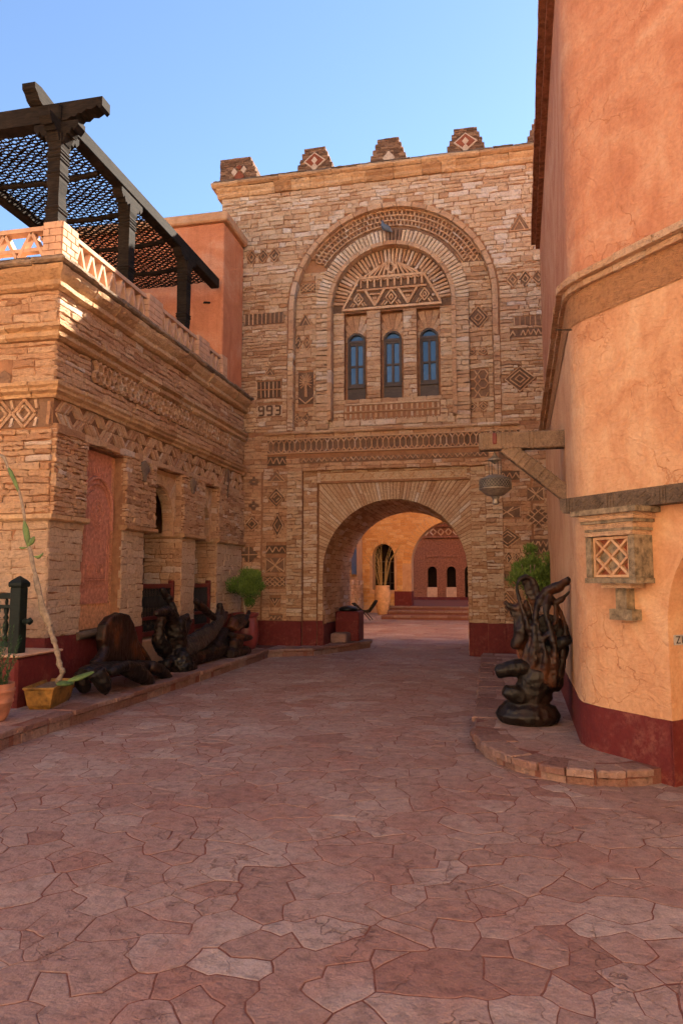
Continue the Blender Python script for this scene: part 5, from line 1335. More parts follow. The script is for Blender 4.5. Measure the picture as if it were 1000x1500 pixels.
for a, b, k in ((.0, .1, 'bar'), (.12, .3, 'zig'), (.3, .44, 'loz'), (.46, .56, 'bar'), (.58, .78, 'zig'), (.78, .96, 'loz'), (.98, 1.06, 'bar'), (1.08, 1.5, 'zig'), (1.5, 1.7, 'loz')): carve(a, b, k)

# lantern box with lozenge grille
lb = thing('lantern_box', 'small slate and brick lantern box with lozenge grille on the tower wall', 'lantern', TA(.56, 1.3, .1))
U0, U1 = .32, .80
for (a, b, z0, z1, d, mt) in ((U0 - .1, U1 + .1, 2.15, 2.195, .30, 'slate'), (U0 - .04, U1 + .05, 2.10, 2.149, .265, 'ochre_stone'), (U0 - .03, U1 + .04, 2.075, 2.099, .255, 'slate'), (U0, U1 + .02, 2.03, 2.074, .24, 'ochre_stone'), (U0, U1 + .02, 2.008, 2.029, .238, 'slate'), (U0 - .005, U1 + .005, 1.97, 2.007, .235, 'ochre_stone')):
    m = MB(); m.prism(TA, [rect(a, b, z0, z1)], .0, d, back=True); m.build('cap_course', mt, lb, center=True)
m = MB(); m.prism(TA, [rect(U0 + .02, U1 - .02, 1.63, 1.965)], .0, .16, back=True); bx = m.build('box_back', 'red_tile', lb, center=True)
for (a, b) in ((U0 - .01, U0 + .05), (U1 - .05, U1 + .01)):
    m = MB(); m.prism(TA, [rect(a, b, 1.62, 1.968)], .0, .22, back=True); m.build('side_slab', 'slate', lb, center=True)
m = MB(); m.prism(TA, [rect(U0 - .02, U1 + .02, 1.575, 1.618)], .0, .23, back=True); m.build('base_slab', 'slate', lb, center=True)
m = MB(); m.prism(TA, [rect(U0 + .1, U1 - .08, 1.535, 1.574)], .0, .17, back=True); m.build('base_course', 'ochre_stone', lb, center=True)
uc = (U0 + U1) / 2
m = MB(); m.prism(TA, [rect(uc - .055, uc + .055, 1.36, 1.534)], .0, .1, back=True); m.build('stem', 'slate', lb, center=True)
m = MB(); m.prism(TA, [rect(uc - .11, uc + .12, 1.27, 1.359)], .0, .12, back=True); m.build('foot_stone', 'slate', lb, center=True)
A0, A1, B0, B1 = U0 + .055, U1 - .055, 1.625, 1.962
def gb(p, e, w=.02):
    q = MB(); q.bar(TA, p, e, w, .15, .2 + rnd.uniform(-.004, .004)); q.build('grille_bar', 'light_brick', lb, center=True)
gb((A0, B0 + .01), (A1, B0 + .01), .022); gb((A0, B1 - .01), (A1, B1 - .01), .022); gb((A0 + .01, B0), (A0 + .01, B1), .022); gb((A1 - .01, B0), (A1 - .01, B1), .022)
mu, mv = (A0 + A1) / 2, (B0 + B1) / 2
X_ = lambda i, j: (A0 + .02 + (A1 - A0 - .04) * i / 4, B0 + .02 + (B1 - B0 - .04) * j / 4)
for a, b in (((0, 4), (2, 2)), ((2, 2), (4, 0)), ((0, 0), (2, 2)), ((2, 2), (4, 4)), ((0, 2), (1, 3)), ((1, 3), (2, 4)), ((2, 4), (3, 3)), ((3, 3), (4, 2)), ((0, 2), (1, 1)), ((1, 1), (2, 0)), ((2, 0), (3, 1)), ((3, 1), (4, 2))): gb(X_(*a), X_(*b))
for i, j in ((2, 3), (1, 2), (3, 2), (2, 1)):
    cu_, cv_ = X_(i, j); q = MB(); q.prism(TA, [[(cu_ - .07, cv_), (cu_, cv_ - .06), (cu_ + .07, cv_), (cu_, cv_ + .06)]], .15, .17); q.build('slate_lozenge', 'slate', lb, center=True)

# timber bracket and hanging lantern
br = thing('timber_bracket', 'carved timber bracket with diagonal brace jutting from the tower toward the archway', 'bracket', (.8, 8, 3.1))
m = MB(); m.bevbox((-.12, 7.92, 3.055), (.84, 8.08, 3.245), .012); bo = m.build('arm', 'bracket_timber', br, center=True)
for k, x in enumerate((-.08, -.05, -.02, .12, .16, .2, .24, .42, .46, .5)):
    q = MB(); q.bevbox((x - .008, 7.912, 3.05), (x + .008, 8.0, 3.25), .003); q.build('carved_groove', 'bracket_timber', bo, center=True)
q = MB(); q.bevbox((.03, 7.908, 3.11), (.075, 7.95, 3.24), .008); q.build('iron_strap', 'red_wood', bo, center=True)
v0, v1 = Vector((.2, 8, 3.06)), Vector((.83, 8, 2.52)); dv = (v1 - v0).normalized(); nv = Vector((dv.z, 0, -dv.x))
Mx = Matrix(((dv.x, 0, nv.x, v0.x), (dv.y, 1, nv.y, v0.y), (dv.z, 0, nv.z, v0.z), (0, 0, 0, 1)))
m = MB(); m.bevbox((-.05, -.07, -.08), ((v1 - v0).length, .07, .08), .01, M=Mx); b2 = m.build('brace', 'bracket_timber', br, center=True)
for k in range(7):
    x = .1 + k * .075 + (.04 if k > 3 else 0); q = MB(); q.bevbox((x, -.078, -.085), (x + .014, .0, .085), .003, M=Mx); q.build('carved_groove', 'bracket_timber', b2, center=True)
hl = thing('hanging_lantern', 'pierced pewter lantern hanging from the timber bracket', 'lantern', (.05, 8, 2.45))
LX = .05
def lt_(prof, name, mt='pewter', n=24):
    m = MB(); m.lathe(prof, (LX, 8, 0), n); return m.build(name, mt, hl, smooth=False)
lt_([(.008, 2.90), (.02, 2.91), (.035, 2.925), (.06, 2.935), (.075, 2.94), (.075, 2.952), (.05, 2.97), (.02, 3.0), (.008, 3.03)], 'cap')
m = MB(); m.tube([(LX, 8, 2.92), (LX, 8, 3.055)], .006, 6); m.build('chain', 'iron', hl)
for k in range(6):
    a = 2 * math.pi * k / 6; m = MB(); m.tube([(LX + .066 * math.cos(a), 8 + .066 * math.sin(a), 2.94), (LX + .066 * math.cos(a), 8 + .066 * math.sin(a), 2.77)], .004, 5); m.build('rod', 'iron', hl)
lt_([(.04, 2.775), (.08, 2.772), (.11, 2.755), (.172, 2.73), (.176, 2.722), (.15, 2.72)], 'shoulder')
drum = lt_([(.170, 2.625), (.172, 2.63), (.172, 2.715), (.165, 2.718)], 'drum', 'iron')
lt_([(.01, 2.53), (.05, 2.532), (.10, 2.55), (.16, 2.6), (.178, 2.612), (.18, 2.625), (.16, 2.628)], 'bowl')
lt_([(.012, 2.44), (.035, 2.45), (.03, 2.5), (.045, 2.52), (.04, 2.535)], 'finial')
q = MB(); LW = lambda u, v, d: (LX + (.172 + d) * math.cos(u), 8 + (.172 + d) * math.sin(u), v)
for k in range(30):
    a0_, a1_ = 2 * math.pi * k / 30, 2 * math.pi * (k + 1) / 30
    for z0 in (2.632, 2.674): q.tube([LW(a0_, z0, .004), LW(a1_, z0 + .04, .004)], .004, 4); q.tube([LW(a1_, z0, .004), LW(a0_, z0 + .04, .004)], .004, 4)
q.build('pierced_band', 'pewter', drum, kind='stuff')
for k in range(28):
    pass

# ================================================================ COURTYARD BEYOND THE ARCHWAY
fa = thing('far_arcade', 'orange brick pier and wide arch across the courtyard beyond the gateway', 'building', (-3.6, 32, 0))
YA = 32.0
def FA(u, v, d): return (u, YA - d, v)
m = MB()
rarch = [(-1.65 - 1.95 * math.cos(math.pi * i / 24), 2.35 + 1.95 * math.sin(math.pi * i / 24)) for i in range(25)]
larch = [(-4.88 + .5 * math.cos(math.pi * i / 14), 2.75 + .55 * math.sin(math.pi * i / 14)) for i in range(15)]
m.prism(FA, [[(-9, 0), (-3.6, 0)] + rarch + [(.3, 0), (20, 0), (20, 9), (9.5, 9), (9.5, 17), (1.6, 17), (1.6, 9), (-9, 9)], [(-4.38, 1.15)] + larch + [(-5.38, 1.15)]], -.9, -.02); m.build('wall', 'plaster_mud', fa)  # upper wall raised and widened, unseen, to keep sun off the passage
s3 = []
courses(s3, FA, [(-8, -3.6, .46, 2.35), (-8, 2, 2.35, 6.2)], [cut_arch(-1.65, 2.35, .0, 2.35), cut_arch(-4.88, .62, 1.1, 2.7)], .1, .16, .25, .5, -.05, .0, .012, 'orange_stone', .012, .02)
for k in range(40):
    t0, t1 = math.pi * k / 40, math.pi * (k + 1) / 40; q = MB()
    q.stone(FA, [(-1.65 + r * math.cos(t), 2.35 + r * math.sin(t)) for r, t in ((1.95, t1 - .006), (1.95, t0 + .006), (2.34, t0 + .006), (2.34, t1 - .006))], -.05, .01, .01, tintf()); q.build('voussoir', 'orange_stone', fa, center=True)
for k in range(16):
    t0, t1 = math.pi * k / 16, math.pi * (k + 1) / 16; q = MB()
    q.stone(FA, [(-4.88 + r * math.cos(t), 2.72 + r * 1.08 * math.sin(t)) for r, t in ((.5, t1 - .01), (.5, t0 + .01), (.62, t0 + .01), (.62, t1 - .01))], -.05, .01, .01, tintf()); q.build('voussoir', 'orange_stone', fa, center=True)
emit(s3, fa, 'stone', 'stonework', 120)
m = MB(); m.prism(FA, [rect(-4.37, -3.61, 0, 1.1)], -.04, .03); m.build('painted_dado', 'red_dado', fa, center=True)
m = MB(); m.prism(lambda u, v, d: (-3.6 + d, u, v), [rect(YA - .02, YA + .88, 0, 1.1)], -.02, .015); m.build('painted_dado', 'red_dado', fa, center=True)
m = MB(); m.box((-5.7, 32.95, 0), (-4.0, 33.0, 4.2)); dk = m.build('window_back', 'dark_inside', fa)
for k in range(3):
    q = MB(); q.box((-5.4, 32.86, 1.45 + .5 * k), (-4.35, 32.93, 1.49 + .5 * k)); q.build('window_bar', 'window_wood', fa)
q = MB(); q.box((-4.72, 32.85, 1.15), (-4.68, 32.93, 3.3)); q.build('window_bar', 'window_wood', fa)
# steps
stp = MB(); 
for k, (y, z) in enumerate(((28.9, .15), (30.2, .3), (31.3, .45))):
    m = MB(); m.box((-4.5, y, z - .17), (3, 45, z)); o = m.build('step', 'bedding'); o['kind'] = 'structure'
    x = -4.5
    while x < 1.5:
        w = rnd.uniform(.5, .9); q = MB(); q.stone(GZ(z), [(x + .01, y - .03), (x + w - .01, y - .03), (x + w - .01, y + .4), (x + .01, y + .4)], -.07, .01 + rnd.uniform(-.008, .008), .015); q.build('step_stone', 'kerb', o, center=True); x += w
m = MB(); m.prism(GZ(0), [[(-6, 19), (-5.0, 19), (-5.0, 25.5), (-4.5, 28.95), (-4.5, 32), (-6, 32)]], -.02, .12); o = m.build('pavement_far', 'paving'); o['kind'] = 'structure'
# left wall of the far courtyard
cw = thing('courtyard_wall', 'rough stone wall with plastered top and blue tile panel beyond the gateway', 'wall', (-5.9, 25, 0))
def CW(u, v, d): return (-5.8 + d, u, v)
m = MB(); m.prism(CW, [rect(18.6, 31.95, 0, 1.62)], -.5, -.02); m.build('wall_core', 'mortar', cw)
s4 = []; courses(s4, CW, [(18.6, 31.9, .12, 1.6)], [], .1, .2, .2, .5, -.05, .01, .02, 'ochre_stone', .02, .06); emit(s4, cw, 'stone', 'stonework', 80)
m = MB(); m.prism(CW, [rect(18.6, 31.95, 1.62, 6.0)], -.5, -.05); m.build('plaster_wall', 'plaster_mud', cw)
m = MB(); m.prism(CW, [rect(28.9, 30.3, 1.75, 3.35)], -.06, .02); m.build('tile_panel_frame', 'yellow_glaze', cw); m = MB(); m.prism(CW, [rect(29.05, 30.15, 1.85, 3.25)], -.02, .035); m.build('tile_panel', 'blue_tile', cw)
# far building
fb = thing('far_building', 'dark red brick house with two arched windows and tiled eaves beyond the arch', 'building', (-2.5, 42, .4))
YB = 42.0
def FB2(u, v, d): return (u, YB - d, v)
lw = [(-3.49, .27), (-2.375, .27)]
m = MB(); hs_ = []
for c_, h_ in lw: hs_.append([(c_ + h_, 1.2)] + [(c_ + h_ * math.cos(math.pi * i / 10), 2.15 + .27 * math.sin(math.pi * i / 10)) for i in range(11)] + [(c_ - h_, 1.2)])
hs_.append([(-.6, .45)] + [(-1.1 + .5 * math.cos(math.pi * i / 10), 2.1 + .5 * math.sin(math.pi * i / 10)) for i in range(11)] + [(-1.6, .45)])
m.prism(FB2, [rect(-9, 5, .3, 4.9)] + hs_, -.4, -.02); m.build('wall', 'brown_brick', fb)
m = MB(); m.box((-9, 42.5, .3), (5, 42.55, 4.9)); m.build('window_back', 'dark_inside', fb)
s5 = []; courses(s5, FB2, [(-5, 1, 1.9, 4.0), (-5, 1, .9, 1.9)], [cut_rect(c_ - .32, c_ + .32, 1.1, 2.6) for c_, h_ in lw] + [cut_rect(-1.7, -.5, 0, 2.75)], .12, .2, .3, .6, -.04, .0, .012, 'brown_brick', .012, .0); emit(s5, fb, 'stone', 'stonework', 60)
for c_ in (-3.49, -2.375):
    m = MB(); m.bevbox((c_ - .3, 41.93, .5), (c_ + .3, 42.1, 1.19), .02); m.build('window_apron', 'pink_render', fb, center=True)
    m = MB(); m.bevbox((c_ - .36, 41.95, 2.95), (c_ + .36, 42.1, 3.07), .02); m.build('window_hood', 'brown_brick', fb, center=True)
m = MB(); m.bevbox((-9, 41.9, .42), (5, 42.1, .62), .02); m.build('plinth', 'red_dado', fb)
for z0, z1, p in ((4.1, 4.2, .18), (4.72, 4.82, .22)):
    m = MB(); m.bevbox((-9, YB - p, z0), (5, YB + .2, z1), .02); m.build('string_course', 'brown_brick', fb, center=True)
for k in range(14):
    m = MB(); x = -5.2 + k * .45
    for (p, e) in diamond_bars(x, 4.46, .18, .2): m.bar(FB2, p, e, .07, -.03, .08)
    m.build('lattice_brick', 'ochre_stone', fb, center=True)
for k in range(34):
    m = MB(); x = -5.6 + k * .2; m.tube([(x, YB - .35, 4.84), (x, YB + 1.2, 5.5)], .085, 7); m.build('roof_tile', 'roof_tile', fb, center=True)
m = MB(); m.bevbox((-12, 43.4, .3), (24, 46, 15), .05); m.build('added_sun_block', 'plaster', fb)  # block added behind the eaves to keep sun off the far yard
# right boundary of the far courtyard keeps the yard closed
m = MB(); m.bevbox((12.5, 18.6, 0), (13, 32, 4.0), .05); o = m.build('yard_wall', 'plaster'); o['label'] = 'plain orange side wall closing the far courtyard'; o['category'] = 'wall'
# storage jar with dry fronds
jar = thing('storage_jar', 'tall cream clay jar standing by the arch across the far courtyard', 'jar', (-4.65, 30.2, .12))
m = MB(); m.lathe([(.17, 0), (.2, .03), (.27, .3), (.335, .6), (.36, .85), (.34, 1.05), (.3, 1.18), (.32, 1.23), (.31, 1.26), (.26, 1.24)], (-4.65, 30.2, .12), 24); m.build('body', 'jar_clay', jar, smooth=True)
for k in range(16):
    a = rnd.uniform(0, 6.28); h = rnd.uniform(1.3, 2.1); r = rnd.uniform(.3, 1.0); m = MB()
    m.tube([(-4.65 + .1 * math.cos(a), 30.2 + .1 * math.sin(a), 1.2), (-4.65 + r * .4 * math.cos(a), 30.2 + r * .3 * math.sin(a), 1.3 + h * .6), (-4.65 + r * math.cos(a), 30.2 + r * .5 * math.sin(a), 1.3 + h)], [.02, .014, .005], 5); m.build('frond', 'dry_frond', jar)
# folding lounge chair
lc = thing('lounge_chair', 'low slung dark lounge chair beside the storage jar', 'chair', (-4.95, 26.3, .12))
cx_, cy_ = -4.75, 26.2
m = MB(); P = [(-.42, .62), (-.36, .60), (-.12, .33), (.22, .30), (.5, .72), (.46, .76), (.18, .36), (-.1, .39), (-.38, .66)]
m.prism(lambda u, v, d: (cx_ + u, cy_ - d, .1 + v), [P], -.28, .28, back=True); m.build('seat', 'dark_timber', lc)
for s in (-1, 1):
    for (a, b) in (((-.3, .0), (.12, .38)), ((.3, .0), (-.02, .36))):
        m = MB(); m.tube([(cx_ + a[0], cy_ + s * .26, .12 + a[1]), (cx_ + b[0], cy_ + s * .26, .12 + b[1])], .02, 6); m.build('leg', 'iron', lc)
# red block and steps in the passage
rb = thing('passage_block', 'red painted block with dark cover standing inside the archway', 'block', (-3.45, 16.9, .16))
m = MB(); m.bevbox((-3.69, 16.55, .15), (-3.12, 17.25, .86), .03); m.build('body', 'red_dado', rb)
m = MB(); m.bevbox((-3.69, 16.0, .15), (-3.3, 16.52, .38), .03); m.build('step', 'kerb', rb)
m = MB(); m.lathe([(.25, 0), (.28, .05), (.2, .1), (.05, .13)], (-3.42, 16.85, .862), 12, squash=(.9, 1.1)); m.build('cover', 'black_wood', rb, smooth=True)
# ================================================================ COURTYARD BEHIND THE CAMERA (unseen house added to bounce sun into the shade)
rb_ = thing('bounce_house', 'unseen pale house added behind the viewer to bounce sunlight', 'building', (-3, -13, 0))
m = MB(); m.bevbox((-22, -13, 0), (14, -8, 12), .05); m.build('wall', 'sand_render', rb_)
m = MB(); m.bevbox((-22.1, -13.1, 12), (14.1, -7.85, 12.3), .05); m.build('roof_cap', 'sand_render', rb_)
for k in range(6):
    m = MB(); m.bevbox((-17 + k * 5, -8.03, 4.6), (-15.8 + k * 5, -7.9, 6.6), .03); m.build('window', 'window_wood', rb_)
# ================================================================ CARVED ROOT SCULPTURES
def crom(P, n=6):
    P = [Vector(p) for p in P]; out = []
    Q = [P[0] * 2 - P[1]] + P + [P[-1] * 2 - P[-2]]
    for i in range(1, len(Q) - 2):
        for k in range(n):
            t = k / n; a, b, c, d = Q[i - 1:i + 3]
            out.append(.5 * ((2 * b) + (c - a) * t + (2 * a - 5 * b + 4 * c - d) * t * t + (3 * b - a - 3 * c + d) * t ** 3))
    out.append(P[-1]); return out
def limb(m, pts, rad, flat=1.0, side=None, wob=.12, n=10, tip=.6):
    k = 6; P = crom(pts, k); rr = []
    nz = vnoise(np.array([tuple(p * 7) for p in P]))
    for i in range(len(P)):
        t = i / k; a = min(int(t), len(rad) - 1); b = min(a + 1, len(rad) - 1); r = rad[a] + (rad[b] - rad[a]) * (t - int(t))
        rr.append(r * (1 + wob * nz[i]))
    rr[0] *= .75; rr[-1] *= tip; rr[-2] *= (1 + tip) / 2
    m.tube(P, rr, n, flat=flat, side=side)
def fuse(m, name, mat, parent, vox=.018, disp=.012, dscale=9, smooth=2, ridge=0.0):
    """melt the limbs of one carving into a single skin"""
    o = m.build(name, mat, None); rm = o.modifiers.new('r', 'REMESH'); rm.mode = 'VOXEL'; rm.voxel_size = vox
    sm = o.modifiers.new('s', 'SMOOTH'); sm.iterations = smooth; sm.factor = .5
    dg = bpy.context.evaluated_depsgraph_get(); me = bpy.data.meshes.new_from_object(o.evaluated_get(dg)); old = o.data
    o.modifiers.clear(); o.data = me; bpy.data.meshes.remove(old)
    N = len(me.vertices); co = np.empty(N * 3, 'f'); no = np.empty(N * 3, 'f'); me.vertices.foreach_get('co', co); me.vertex_normals.foreach_get('vector', no)
    co = co.reshape(-1, 3); no = no.reshape(-1, 3)
    h = vnoise(co * dscale) + .7 * (.45 - np.abs(vnoise(co * dscale * 2.1))) * 2 + .35 * vnoise(co * dscale * 5) + ridge * np.sin(co[:, 0] * 60 + 5 * vnoise(co * 4))
    co += no * (h * disp)[:, None].astype('f')
    base = Vector((0, 0, 0)); q = parent
    while q is not None: base += q.location; q = q.parent
    co -= np.array(base, 'f'); me.vertices.foreach_set('co', co.ravel())
    me.polygons.foreach_set('use_smooth', [True] * len(me.polygons)); me.materials.clear(); me.materials.append(MATS[mat]); me.update()
    o.parent = parent; return o
def slab(m, fr, pix, plane, thick, axis='X'):
    P = [(atX(x, y, plane) if axis == 'X' else atY(x, y, plane)) for x, y in pix]
    L = [(p.y, p.z) for p in P] if axis == 'X' else [(p.x, p.z) for p in P]
    if axis == 'X': f = lambda u, v, d: (plane + d, u, v)
    else: f = lambda u, v, d: (u, plane - d, v)
    m.prism(f, [L], -thick / 2, thick / 2, back=True)
aX = lambda x, y, X: atX(x, y, X)
# bench with tall back, in front of the carved panel
s = thing('root_bench', 'polished root wood bench with tall rounded back before the carved panel', 'bench', (-4.95, 9.1, .16))
m = MB(); slab(m, None, [(147, 985), (150, 960), (146, 938), (150, 915), (160, 902), (172, 897), (184, 900), (191, 912), (198, 940), (207, 962), (214, 980), (190, 986), (170, 985)], -5.17, .13)
limb(m, [aX(140, 975, -5.1), aX(150, 960, -5.12), aX(156, 945, -5.14)], [.1, .09, .05], .7)
limb(m, [aX(196, 935, -5.22), aX(210, 955, -5.2), aX(222, 975, -5.15)], [.05, .055, .06], .8)
bk = fuse(m, 'backrest', 'root_wood', s, .016, .007, 5, 4)
m = MB()
limb(m, [aX(122, 985, -4.98), aX(150, 980, -4.95), aX(185, 978, -4.93), aX(215, 976, -4.92), aX(238, 980, -4.92)], [.13, .15, .15, .14, .12], .6, (0, 0, 1))
limb(m, [aX(140, 982, -4.78), aX(150, 998, -4.72), aX(156, 1016, -4.70)], [.12, .11, .06])
limb(m, [aX(182, 980, -4.76), aX(205, 988, -4.72), aX(224, 1003, -4.68)], [.11, .12, .07])
limb(m, [aX(220, 975, -4.8), aX(238, 985, -4.76), aX(251, 997, -4.73)], [.09, .09, .07])
limb(m, [aX(160, 985, -4.75), aX(185, 975, -4.72), aX(208, 978, -4.7)], [.06, .09, .08], .8)
limb(m, [aX(118, 985, -5.05), aX(120, 1000, -5.05), aX(128, 1012, -5.02)], [.09, .09, .08])
limb(m, [aX(232, 975, -5.1), aX(243, 978, -5.05), aX(250, 985, -5.0)], [.08, .09, .08])
fuse(m, 'seat', 'root_dark', s, .016, .006, 6, 2)
# gnarled upright stump
s = thing('root_stump', 'gnarled blackish upright root stump with forked top beside the red railing', 'sculpture', (-4.95, 10.6, .16))
m = MB(); K = -4.98
limb(m, [aX(268, 984, -4.85), aX(266, 968, -4.87), aX(262, 950, K), aX(258, 925, K), aX(258, 905, K)], [.19, .17, .15, .17, .15])
limb(m, [aX(252, 965, -5.05), aX(240, 950, -5.1), aX(232, 935, -5.12), aX(238, 905, -5.1), aX(243, 890, -5.08)], [.1, .11, .09, .07, .06])
limb(m, [aX(255, 910, K), aX(246, 895, -4.96), aX(236, 897, -4.95), aX(228, 899, -4.95)], [.09, .07, .055, .04])
limb(m, [aX(256, 905, K), aX(252, 888, -5.0), aX(245, 875, -5.05), aX(237, 862, -5.08)], [.08, .06, .055, .06])
limb(m, [aX(262, 915, -4.95), aX(270, 906, -4.92), aX(276, 904, -4.9)], [.09, .07, .05])
limb(m, [aX(266, 930, -4.92), aX(274, 914, -4.9), aX(280, 910, -4.88)], [.09, .06, .04])
limb(m, [aX(285, 980, -4.8), aX(275, 975, -4.82), aX(262, 972, -4.85)], [.07, .1, .12])
limb(m, [aX(240, 975, -5.0), aX(250, 970, -4.98), aX(262, 965, -4.95)], [.06, .09, .12])
fuse(m, 'body', 'root_dark', s, .018, .018, 9, 1)
# reclining seat: grey curved slab, brown arms, black base
s = thing('root_recliner', 'sloping grey root slab seat with two upright brown horns', 'sculpture', (-5.0, 12.0, .16))
m = MB(); K = -4.95
limb(m, [aX(264, 958, -4.9), aX(280, 944, -4.92), aX(300, 932, K), aX(316, 918, -5.0), aX(324, 902, -5.02), aX(327, 892, -5.02)], [.1, .17, .17, .13, .09, .05], .45, (0.9, 0, .45))
fuse(m, 'back_slab', 'root_grey', s, .016, .008, 7, 2, .25)
m = MB()
limb(m, [aX(287, 880, -5.15), aX(294, 888, -5.12), aX(305, 898, -5.08), aX(316, 908, -5.05)], [.07, .1, .1, .07], .7)
limb(m, [aX(322, 884, -5.05), aX(322, 895, -5.05), aX(318, 908, -5.05)], [.06, .075, .07], .8)
limb(m, [aX(332, 896, -5.0), aX(329, 906, -5.0), aX(324, 915, -5.02)], [.05, .06, .06])
fuse(m, 'horns', 'root_wood', s, .016, .012, 8, 1)
m = MB()
limb(m, [aX(270, 962, -4.95), aX(290, 962, -4.95), aX(312, 955, -4.95), aX(330, 948, -4.95)], [.1, .11, .14, .14])
limb(m, [aX(310, 955, -5.0), aX(322, 938, -5.0), aX(332, 922, -5.0)], [.14, .14, .1])
limb(m, [aX(285, 955, -5.1), aX(288, 966, -5.05)], [.1, .09])
fuse(m, 'base', 'root_dark', s, .02, .014, 8, 1)
# stump seat
s = thing('root_stool', 'low brown root stool with short upright branch in front of the red pot', 'stool', (-4.75, 12.9, .16))
m = MB(); K = -4.78
limb(m, [aX(336, 958, K), aX(350, 956, K), aX(364, 952, K)], [.13, .14, .12], .8, (0, 0, 1))
limb(m, [aX(336, 930, -4.85), aX(350, 934, K), aX(367, 934, -4.75)], [.1, .13, .09], .6, (0, 0, 1))
limb(m, [aX(340, 945, K), aX(352, 940, K)], [.12, .12])
limb(m, [aX(338, 922, -4.9), aX(345, 910, -4.9), aX(356, 908, -4.88), aX(362, 918, -4.85)], [.1, .12, .11, .08])
limb(m, [aX(346, 922, -4.8), aX(356, 916, -4.78), aX(363, 902, -4.78), aX(365, 895, -4.8)], [.05, .045, .04, .05])
fuse(m, 'body', 'root_wood', s, .018, .012, 8, 1)
# tall sculpture on the right platform
s = thing('root_sculpture', 'tall twisting polished root sculpture with looped top on the rounded platform', 'sculpture', (.35, 7.75, .12))
aY = lambda x, y, Y: atY(x, y, Y)
m = MB(); K = 7.75
m.lathe([(.24, 0), (.3, .04), (.315, .1), (.27, .17), (.2, .22)], tuple(aY(773, 1050, K))[:2] + (.11,), 20, squash=(1.05, .8))
limb(m, [aY(736, 1038, K), aY(770, 1046, K - .06), aY(814, 1042, K)], [.1, .13, .1])
limb(m, [aY(736, 1011, K - .1), aY(755, 1017, K - .1), aY(780, 1022, K), aY(806, 1014, K)], [.075, .11, .15, .13], .8)
limb(m, [aY(775, 1035, K), aY(780, 1010, K), aY(790, 985, K), aY(796, 955, K + .06), aY(803, 930, K + .1), aY(810, 905, K + .12)], [.15, .18, .19, .16, .11, .05])
limb(m, [aY(725, 984, K - .12), aY(742, 981, K - .12), aY(762, 977, K - .08), aY(788, 972, K)], [.085, .1, .11, .13], .85)
limb(m, [aY(808, 1012, K), aY(814, 970, K + .05), aY(824, 935, K + .1), aY(818, 905, K + .12)], [.1, .1, .07, .03])
limb(m, [aY(800, 960, K), aY(818, 944, K - .04), aY(835, 936, K - .06)], [.09, .065, .05])
limb(m, [aY(760, 1000, K - .05), aY(775, 992, K - .08), aY(790, 985, K - .05)], [.06, .09, .1])
slab(m, None, [(768, 985), (765, 955), (774, 925), (785, 905), (799, 898), (814, 904), (828, 925), (831, 955), (823, 990), (800, 1005)], K + .09, .12, 'Y')
bo = fuse(m, 'base', 'root_dark', s, .016, .010, 6, 2, .1)
m = MB()
slab(m, None, [(764, 968), (757, 950), (752, 930), (751, 908), (746, 895), (737, 883), (741, 881), (754, 888), (761, 883), (764, 892), (770, 878), (776, 895), (782, 925), (786, 960), (778, 972)], K + .02, .12, 'Y')
limb(m, [aY(756, 950, K), aY(762, 925, K - .03), aY(766, 900, K - .02)], [.07, .07, .04])
fuse(m, 'back_slab', 'root_wood', s, .016, .014, 6, 2, .15)
m = MB()
limb(m, [aY(786, 975, K - .05), aY(775, 925, K - .1), aY(765, 893, K - .09), aY(757, 866, K - .06), aY(759, 851, K - .04), aY(769, 845, K), aY(779, 852, K + .02), aY(785, 868, K + .02), aY(786, 890, K)], [.05, .036, .03, .026, .026, .03, .045, .05, .03], .7, tip=.3)
slab(m, None, [(763, 850), (771, 846), (780, 850), (787, 862), (790, 885), (784, 905), (777, 890), (769, 868)], K + .03, .045, 'Y')
limb(m, [aY(779, 990, K - .1), aY(782, 945, K - .14), aY(783, 910, K - .1), aY(788, 884, K - .06), aY(799, 867, K), aY(817, 860, K - .02), aY(834, 848, K - .04)], [.08, .05, .036, .04, .055, .064, .045], .8, tip=.8)
limb(m, [aY(834, 866, K), aY(822, 878, K), aY(810, 882, K), aY(800, 872, K)], [.012, .03, .036, .04], tip=.9)
limb(m, [aY(803, 1005, K - .1), aY(811, 960, K - .16), aY(807, 925, K - .14), aY(799, 898, K - .1), aY(806, 866, K - .01)], [.09, .05, .04, .038, .045], .75)
limb(m, [aY(786, 975, K - .12), aY(795, 938, K - .15), aY(811, 912, K - .06), aY(813, 890, K), aY(806, 872, K)], [.05, .034, .03, .03, .03], .7)
limb(m, [aY(793, 1000, K - .13), aY(799, 965, K - .18), aY(792, 935, K - .15), aY(786, 905, K - .1)], [.08, .04, .03, .02], .7, tip=.3)
limb(m, [aY(815, 995, K - .02), aY(823, 955, K - .04), aY(828, 922, K + .03), aY(816, 888, K + .06), aY(808, 872, K + .04)], [.07, .045, .034, .03, .03], .7)
limb(m, [aY(768, 970, K - .06), aY(774, 945, K - .1), aY(781, 920, K - .1), aY(784, 895, K - .08)], [.05, .03, .022, .014], tip=.3)
fuse(m, 'strands', 'root_wood', s, .012, .009, 9, 1, .25)

